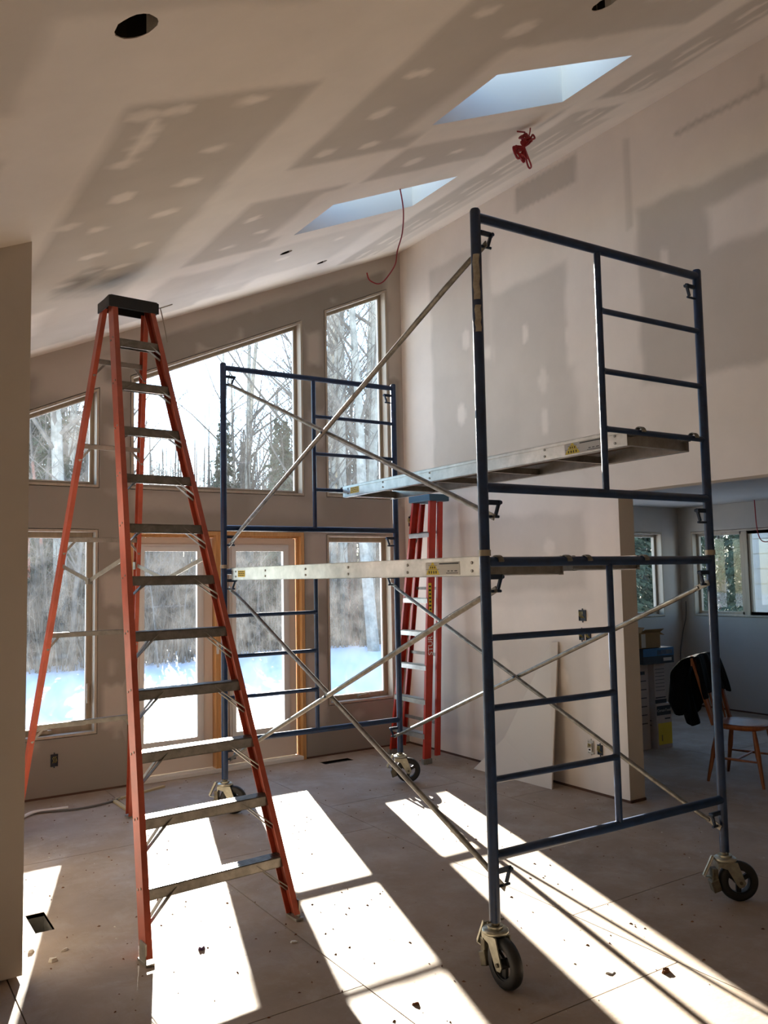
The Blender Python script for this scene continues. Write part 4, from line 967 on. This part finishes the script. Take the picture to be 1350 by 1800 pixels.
# ---------------------------------------------------------------- outdoors
def snow():
    N = 90; e = MB(); vs = []
    xs = np.linspace(-45, 75, N); ys = np.concatenate([np.linspace(7.3, 24, 50), np.linspace(25, 95, 30)])
    for y in ys:
        for x in xs:
            z = -.42+.25*max(0, 1-(y-7)/6)+.05*sin(x*.7+y*.3)+.04*sin(y*.9-x*.4)-.003*(y-7)+max(0, y-34)*.02
            vs.append((x, y, z))
    n = len(xs); e.add(vs, [(j*n+i, j*n+i+1, (j+1)*n+i+1, (j+1)*n+i) for j in range(len(ys)-1) for i in range(n-1)], True)
    # ground round the house
    e.add([(-45, -30, -.6), (75, -30, -.6), (75, 7.3, -.6), (-45, 7.3, -.6)], [(0, 1, 2, 3)])
    tag(e.build('snow_ground', M['snow']), 'snow-covered ground outside the windows', 'snow', kind='structure')
snow()
def grow(e, tw, p, d, L, r, lvl, rnd, maxl):
    n = 4 if lvl < 2 else 2; pts = [p.copy()]; rs = [r]; q = p.copy(); dd = d.copy()
    for k in range(n):
        dd = (dd+Vector((rnd.uniform(-1, 1), rnd.uniform(-1, 1), rnd.uniform(-.2, .6)))*(.06 if lvl == 0 else .16)).normalized()
        q = q+dd*(L/n); pts.append(q.copy()); rs.append(r*(1-.75*(k+1)/n) if lvl else r*(1-.7*(k+1)/n))
    (e if lvl == 0 else tw).tube(pts, [max(x, .006) for x in rs], 7 if lvl == 0 else (4 if lvl == 1 else 3), caps=False)
    if lvl >= maxl: return
    nb = (11, 5, 3)[lvl] if lvl < 3 else 2
    for b in range(nb):
        f = rnd.uniform(.28 if lvl == 0 else .2, 1); i = min(int(f*n), n-1); s = pts[i].lerp(pts[i+1], f*n-i)
        a = rnd.uniform(0, 2*pi); el = rnd.uniform(.3, .9)
        nd = Vector((cos(a)*cos(el), sin(a)*cos(el), sin(el))); nd = (nd+dd*.3).normalized()
        grow(e, tw, s, nd, L*rnd.uniform(.22, .42)*(1.15-f*.5), max(.008, r*(1-.7*f)*.45), lvl+1, rnd, maxl)
def tree_proto(seed, H, r, maxl=3):
    rnd = random.Random(seed); e = MB(); tw = MB(); grow(e, tw, Vector((0, 0, -.3)), Vector((rnd.uniform(-.05, .05), rnd.uniform(-.05, .05), 1)).normalized(), H, r, 0, rnd, maxl)
    return e, tw
def spruce_proto(seed, H):
    rnd = random.Random(seed); e = MB(); e.tube([(0, 0, -.3), (0, 0, H)], [.12, .02], 7, caps=False); nd = MB()
    z = H*.08
    while z < H:
        rad = (1-z/H)*H*.20+.15
        for k in range(10):
            a = rnd.uniform(0, 2*pi); L = rad*rnd.uniform(.45, 1.15); c, s = cos(a), sin(a); z0 = z; z = z0+rnd.uniform(-.28, .28)
            nd.add([(0, 0, z), (c*L, s*L, z-.28*L), (c*L*.9-s*.02, s*L*.9+c*.02, z-.26*L)], [(0, 1, 2)])
            for q in range(14):
                f = .15+q*.065; cx, cy, czz = c*L*f, s*L*f, z-.28*L*f
                for _ in range(2):
                    b = a+rnd.choice((-1, 1))*rnd.uniform(.5, 1.3); w_ = .22*(1.15-f*.7)*rnd.uniform(.6, 1.2)
                    nd.add([(cx, cy, czz), (cx+cos(b)*w_, cy+sin(b)*w_, czz-rnd.uniform(.0, .12)), (cx+cos(b+.22)*w_*.8, cy+sin(b+.22)*w_*.8, czz-rnd.uniform(.03, .14))], [(0, 1, 2)])
            z = z0
        z += H*.022+.06
    return e, nd
protos = []
def mk(name, e, tw, m1, m2, crown):
    a = e.mesh('trunk', m1); b = tw.mesh(crown, m2); protos.append((name, a, b, crown))
for sdx, H, r in ((1, 9, .10), (2, 11, .13), (3, 8, .08), (4, 12, .15), (5, 7, .06)):
    e, tw = tree_proto(sdx, H, r); mk('bare_tree', e, tw, M['palebark'] if sdx in (2, 4) else M['bark'], M['bark'], 'branches')
for sdx, H in ((21, 8), (22, 6)):
    e, nd = spruce_proto(sdx, H); mk('spruce_tree', e, nd, M['bark'], M['needle'], 'needles')
def plant(i, x, y, s=1, rz=0, label=None, group=None):
    nm, a, b, crown = protos[i]; rt = empty(nm, (x, y, -.45-.003*(y-7)), rz); rt.scale = (s, s, s)
    tag(rt, label, 'tree', group); link('trunk', a, rt); link(crown, b, rt); return rt
def name_tree(sp, x, y):
    th = math.degrees(math.atan2(x, y)); kind = 'dark spruce' if sp else 'bare grey tree'
    where = 'seen through the left-hand windows beyond the ladder' if th < 14.5 else 'seen through the big window and the doors' if th < 27.8 else 'seen through the two windows nearest the corner' if th < 40 else 'outside the side room windows'
    return '%s in the forest edge %s' % (kind, where), '%s %s' % ('spruces' if sp else 'bare trees', where)
def in_corridor(x, y, z0=0):
    """true where a tree would stand between the sun and the windows"""
    dx = x-.313*(y-D); return 0.2 < dx < 5.4 or 6.65 < dx < 7.45
rnd = random.Random(31)
G1, L1 = 'bare trees in the forest edge', 'bare grey tree in the forest edge beyond the snow'
G2, L2 = 'spruces in the forest edge', 'dark spruce in the forest edge beyond the snow'
cnt = 0; tries = 0
def view_x(y, f): return None
while cnt < 110 and tries < 4000:
    tries += 1
    y = rnd.uniform(22, 46); th = radians(rnd.uniform(6, 35.5) if rnd.random() < .85 else rnd.uniform(49, 60)); x = y*math.tan(th)
    if in_corridor(x, y):
        hmax = .27*(y-D)+.3
        i = 4 if rnd.random() < .8 else 6; H = (9, 11, 8, 12, 7, 8, 6)[i]; s = min(.85, hmax/H*.98)
        if rnd.random() < .25: continue
    else:
        i = rnd.choice([0, 1, 2, 3, 4, 0, 1, 3, 5, 6]); s = rnd.uniform(.85, 1.25)
    sp = i >= 5
    plant(i, x, y, s, rnd.uniform(0, 6), *name_tree(sp, x, y)); cnt += 1
# near slender trees seen in the photo
for i, x, y, s, lb in ((3, 12.75, 20, 1.25, 'thick pale tree standing forward of the forest, seen in the tall narrow window'), (1, 12.0, 21.5, 1.05, 'pale forked tree just left of the thick one in the tall window'),
                       (4, 4.6, 16.5, .8, 'leaning thin sapling alone on the snow outside the lower left window'), (2, 5.0, 22, 1, 'slim grey tree left of the doors at the snow edge')):
    plant(i, x, y, s, i*1.3, lb)
for a0, a1, n_, s0, s1, ii in ((28.5, 33.5, 16, 1.1, 1.5, (0, 1, 3, 0, 1)), (23.2, 27.6, 11, .8, 1.15, (0, 1, 2, 0, 3)), (7.5, 13.2, 14, 1.0, 1.35, (0, 1, 3, 5, 6, 5))):
    for k in range(n_):
        th = radians(rnd.uniform(a0, a1)); y = rnd.uniform(22.5, 36); x = y*math.tan(th)
        if in_corridor(x, y): continue
        i = rnd.choice(ii); sp = i >= 5
        plant(i, x, y, rnd.uniform(s0, s1), rnd.uniform(0, 6), *name_tree(sp, x, y))
for k in range(9):
    x = 5.6+k*.42+rnd.uniform(-.15, .15); y = 21.5+rnd.uniform(-1, 1.5); hmax = .27*(y-D)
    plant(4, x, y, min(.72, hmax/7*.95), rnd.uniform(0, 6), 'slim grey sapling in the clump on the snow behind the left door', 'saplings on the snow')
# side room view: slope of aspens close to the house
for k in range(24):
    i = rnd.choice([1, 3, 5, 5, 6]); sp = i >= 5
    th = radians(rnd.uniform(49.5, 61) if sp else rnd.uniform(53.5, 61)); rr_ = rnd.uniform(22, 40) if sp else rnd.uniform(26, 42); x, y = rr_*sin(th), rr_*cos(th)+1
    plant(i, x, y, rnd.uniform(.9, 1.2), rnd.uniform(0, 6), *name_tree(sp, x, y))
e = MB(); e.box((10.3, 4.9, -.6), (10.45, 6.78, 3.2))
for z in np.arange(-.5, 3.1, .2): e.box((10.288, 4.9, z), (10.3, 6.78, z+.185))
tag(e.build('exterior_wing_wall', M['siding']), 'pale sided wall of the house wing outside the side room window', 'wall', kind='structure')
# far forest and brush as stuff
e = MB(); rnd = random.Random(77)
for _ in range(1500):
    y = rnd.uniform(46, 85); th = radians(rnd.uniform(4, 37) if rnd.random() < .8 else rnd.uniform(48, 61)); x = y*math.tan(th); H = rnd.uniform(7, 13); zz = -.6+max(0, y-34)*.02
    if in_corridor(x, y): H = min(H, .25*(y-D))
    r = rnd.uniform(.05, .14); tx = x+rnd.uniform(-.5, .5)
    e.tube([(x, y, zz), (tx, y, zz+H)], [r, r*.25], 4, caps=False)
    for b in range(9):
        f = rnd.uniform(.3, .95); a = rnd.uniform(0, 2*pi); l = rnd.uniform(.6, 2)*(1.2-f); p = Vector((x+(tx-x)*f, y, zz+H*f)); e.tube([p, p+Vector((cos(a)*l, sin(a)*l, l*rnd.uniform(.3, .9)))], [r*.3, r*.08], 3, caps=False)
tag(e.build('distant_forest', M['bark']), 'distant mass of bare forest behind the nearer trees', 'forest', kind='stuff')
e = MB()
for _ in range(9000):
    y = rnd.uniform(21.5, 34) if rnd.random() < .7 else rnd.uniform(34, 60); th = radians(rnd.uniform(4, 37) if rnd.random() < .85 else rnd.uniform(48, 61)); x = y*math.tan(th); zz = -.5+max(0, y-34)*.02
    H = rnd.uniform(.8, 3.6); 
    if in_corridor(x, y): H = min(H, .2*(y-D))
    p = Vector((x, y, zz)); q = p+Vector((rnd.uniform(-.6, .6), rnd.uniform(-.4, .4), H)); m_ = p.lerp(q, .5)+Vector((rnd.uniform(-.1, .1), 0, 0))
    e.tube([p, m_, q], [.018, .012, .005], 3, caps=False)
    for b in range(3):
        s = p.lerp(q, rnd.uniform(.3, .9)); e.tube([s, s+Vector((rnd.uniform(-.5, .5), rnd.uniform(-.3, .3), rnd.uniform(.1, .6)))], [.009, .004], 3, caps=False)
tag(e.build('undergrowth', M['twig']), 'brown leafless brush along the edge of the snow', 'brush', kind='stuff')
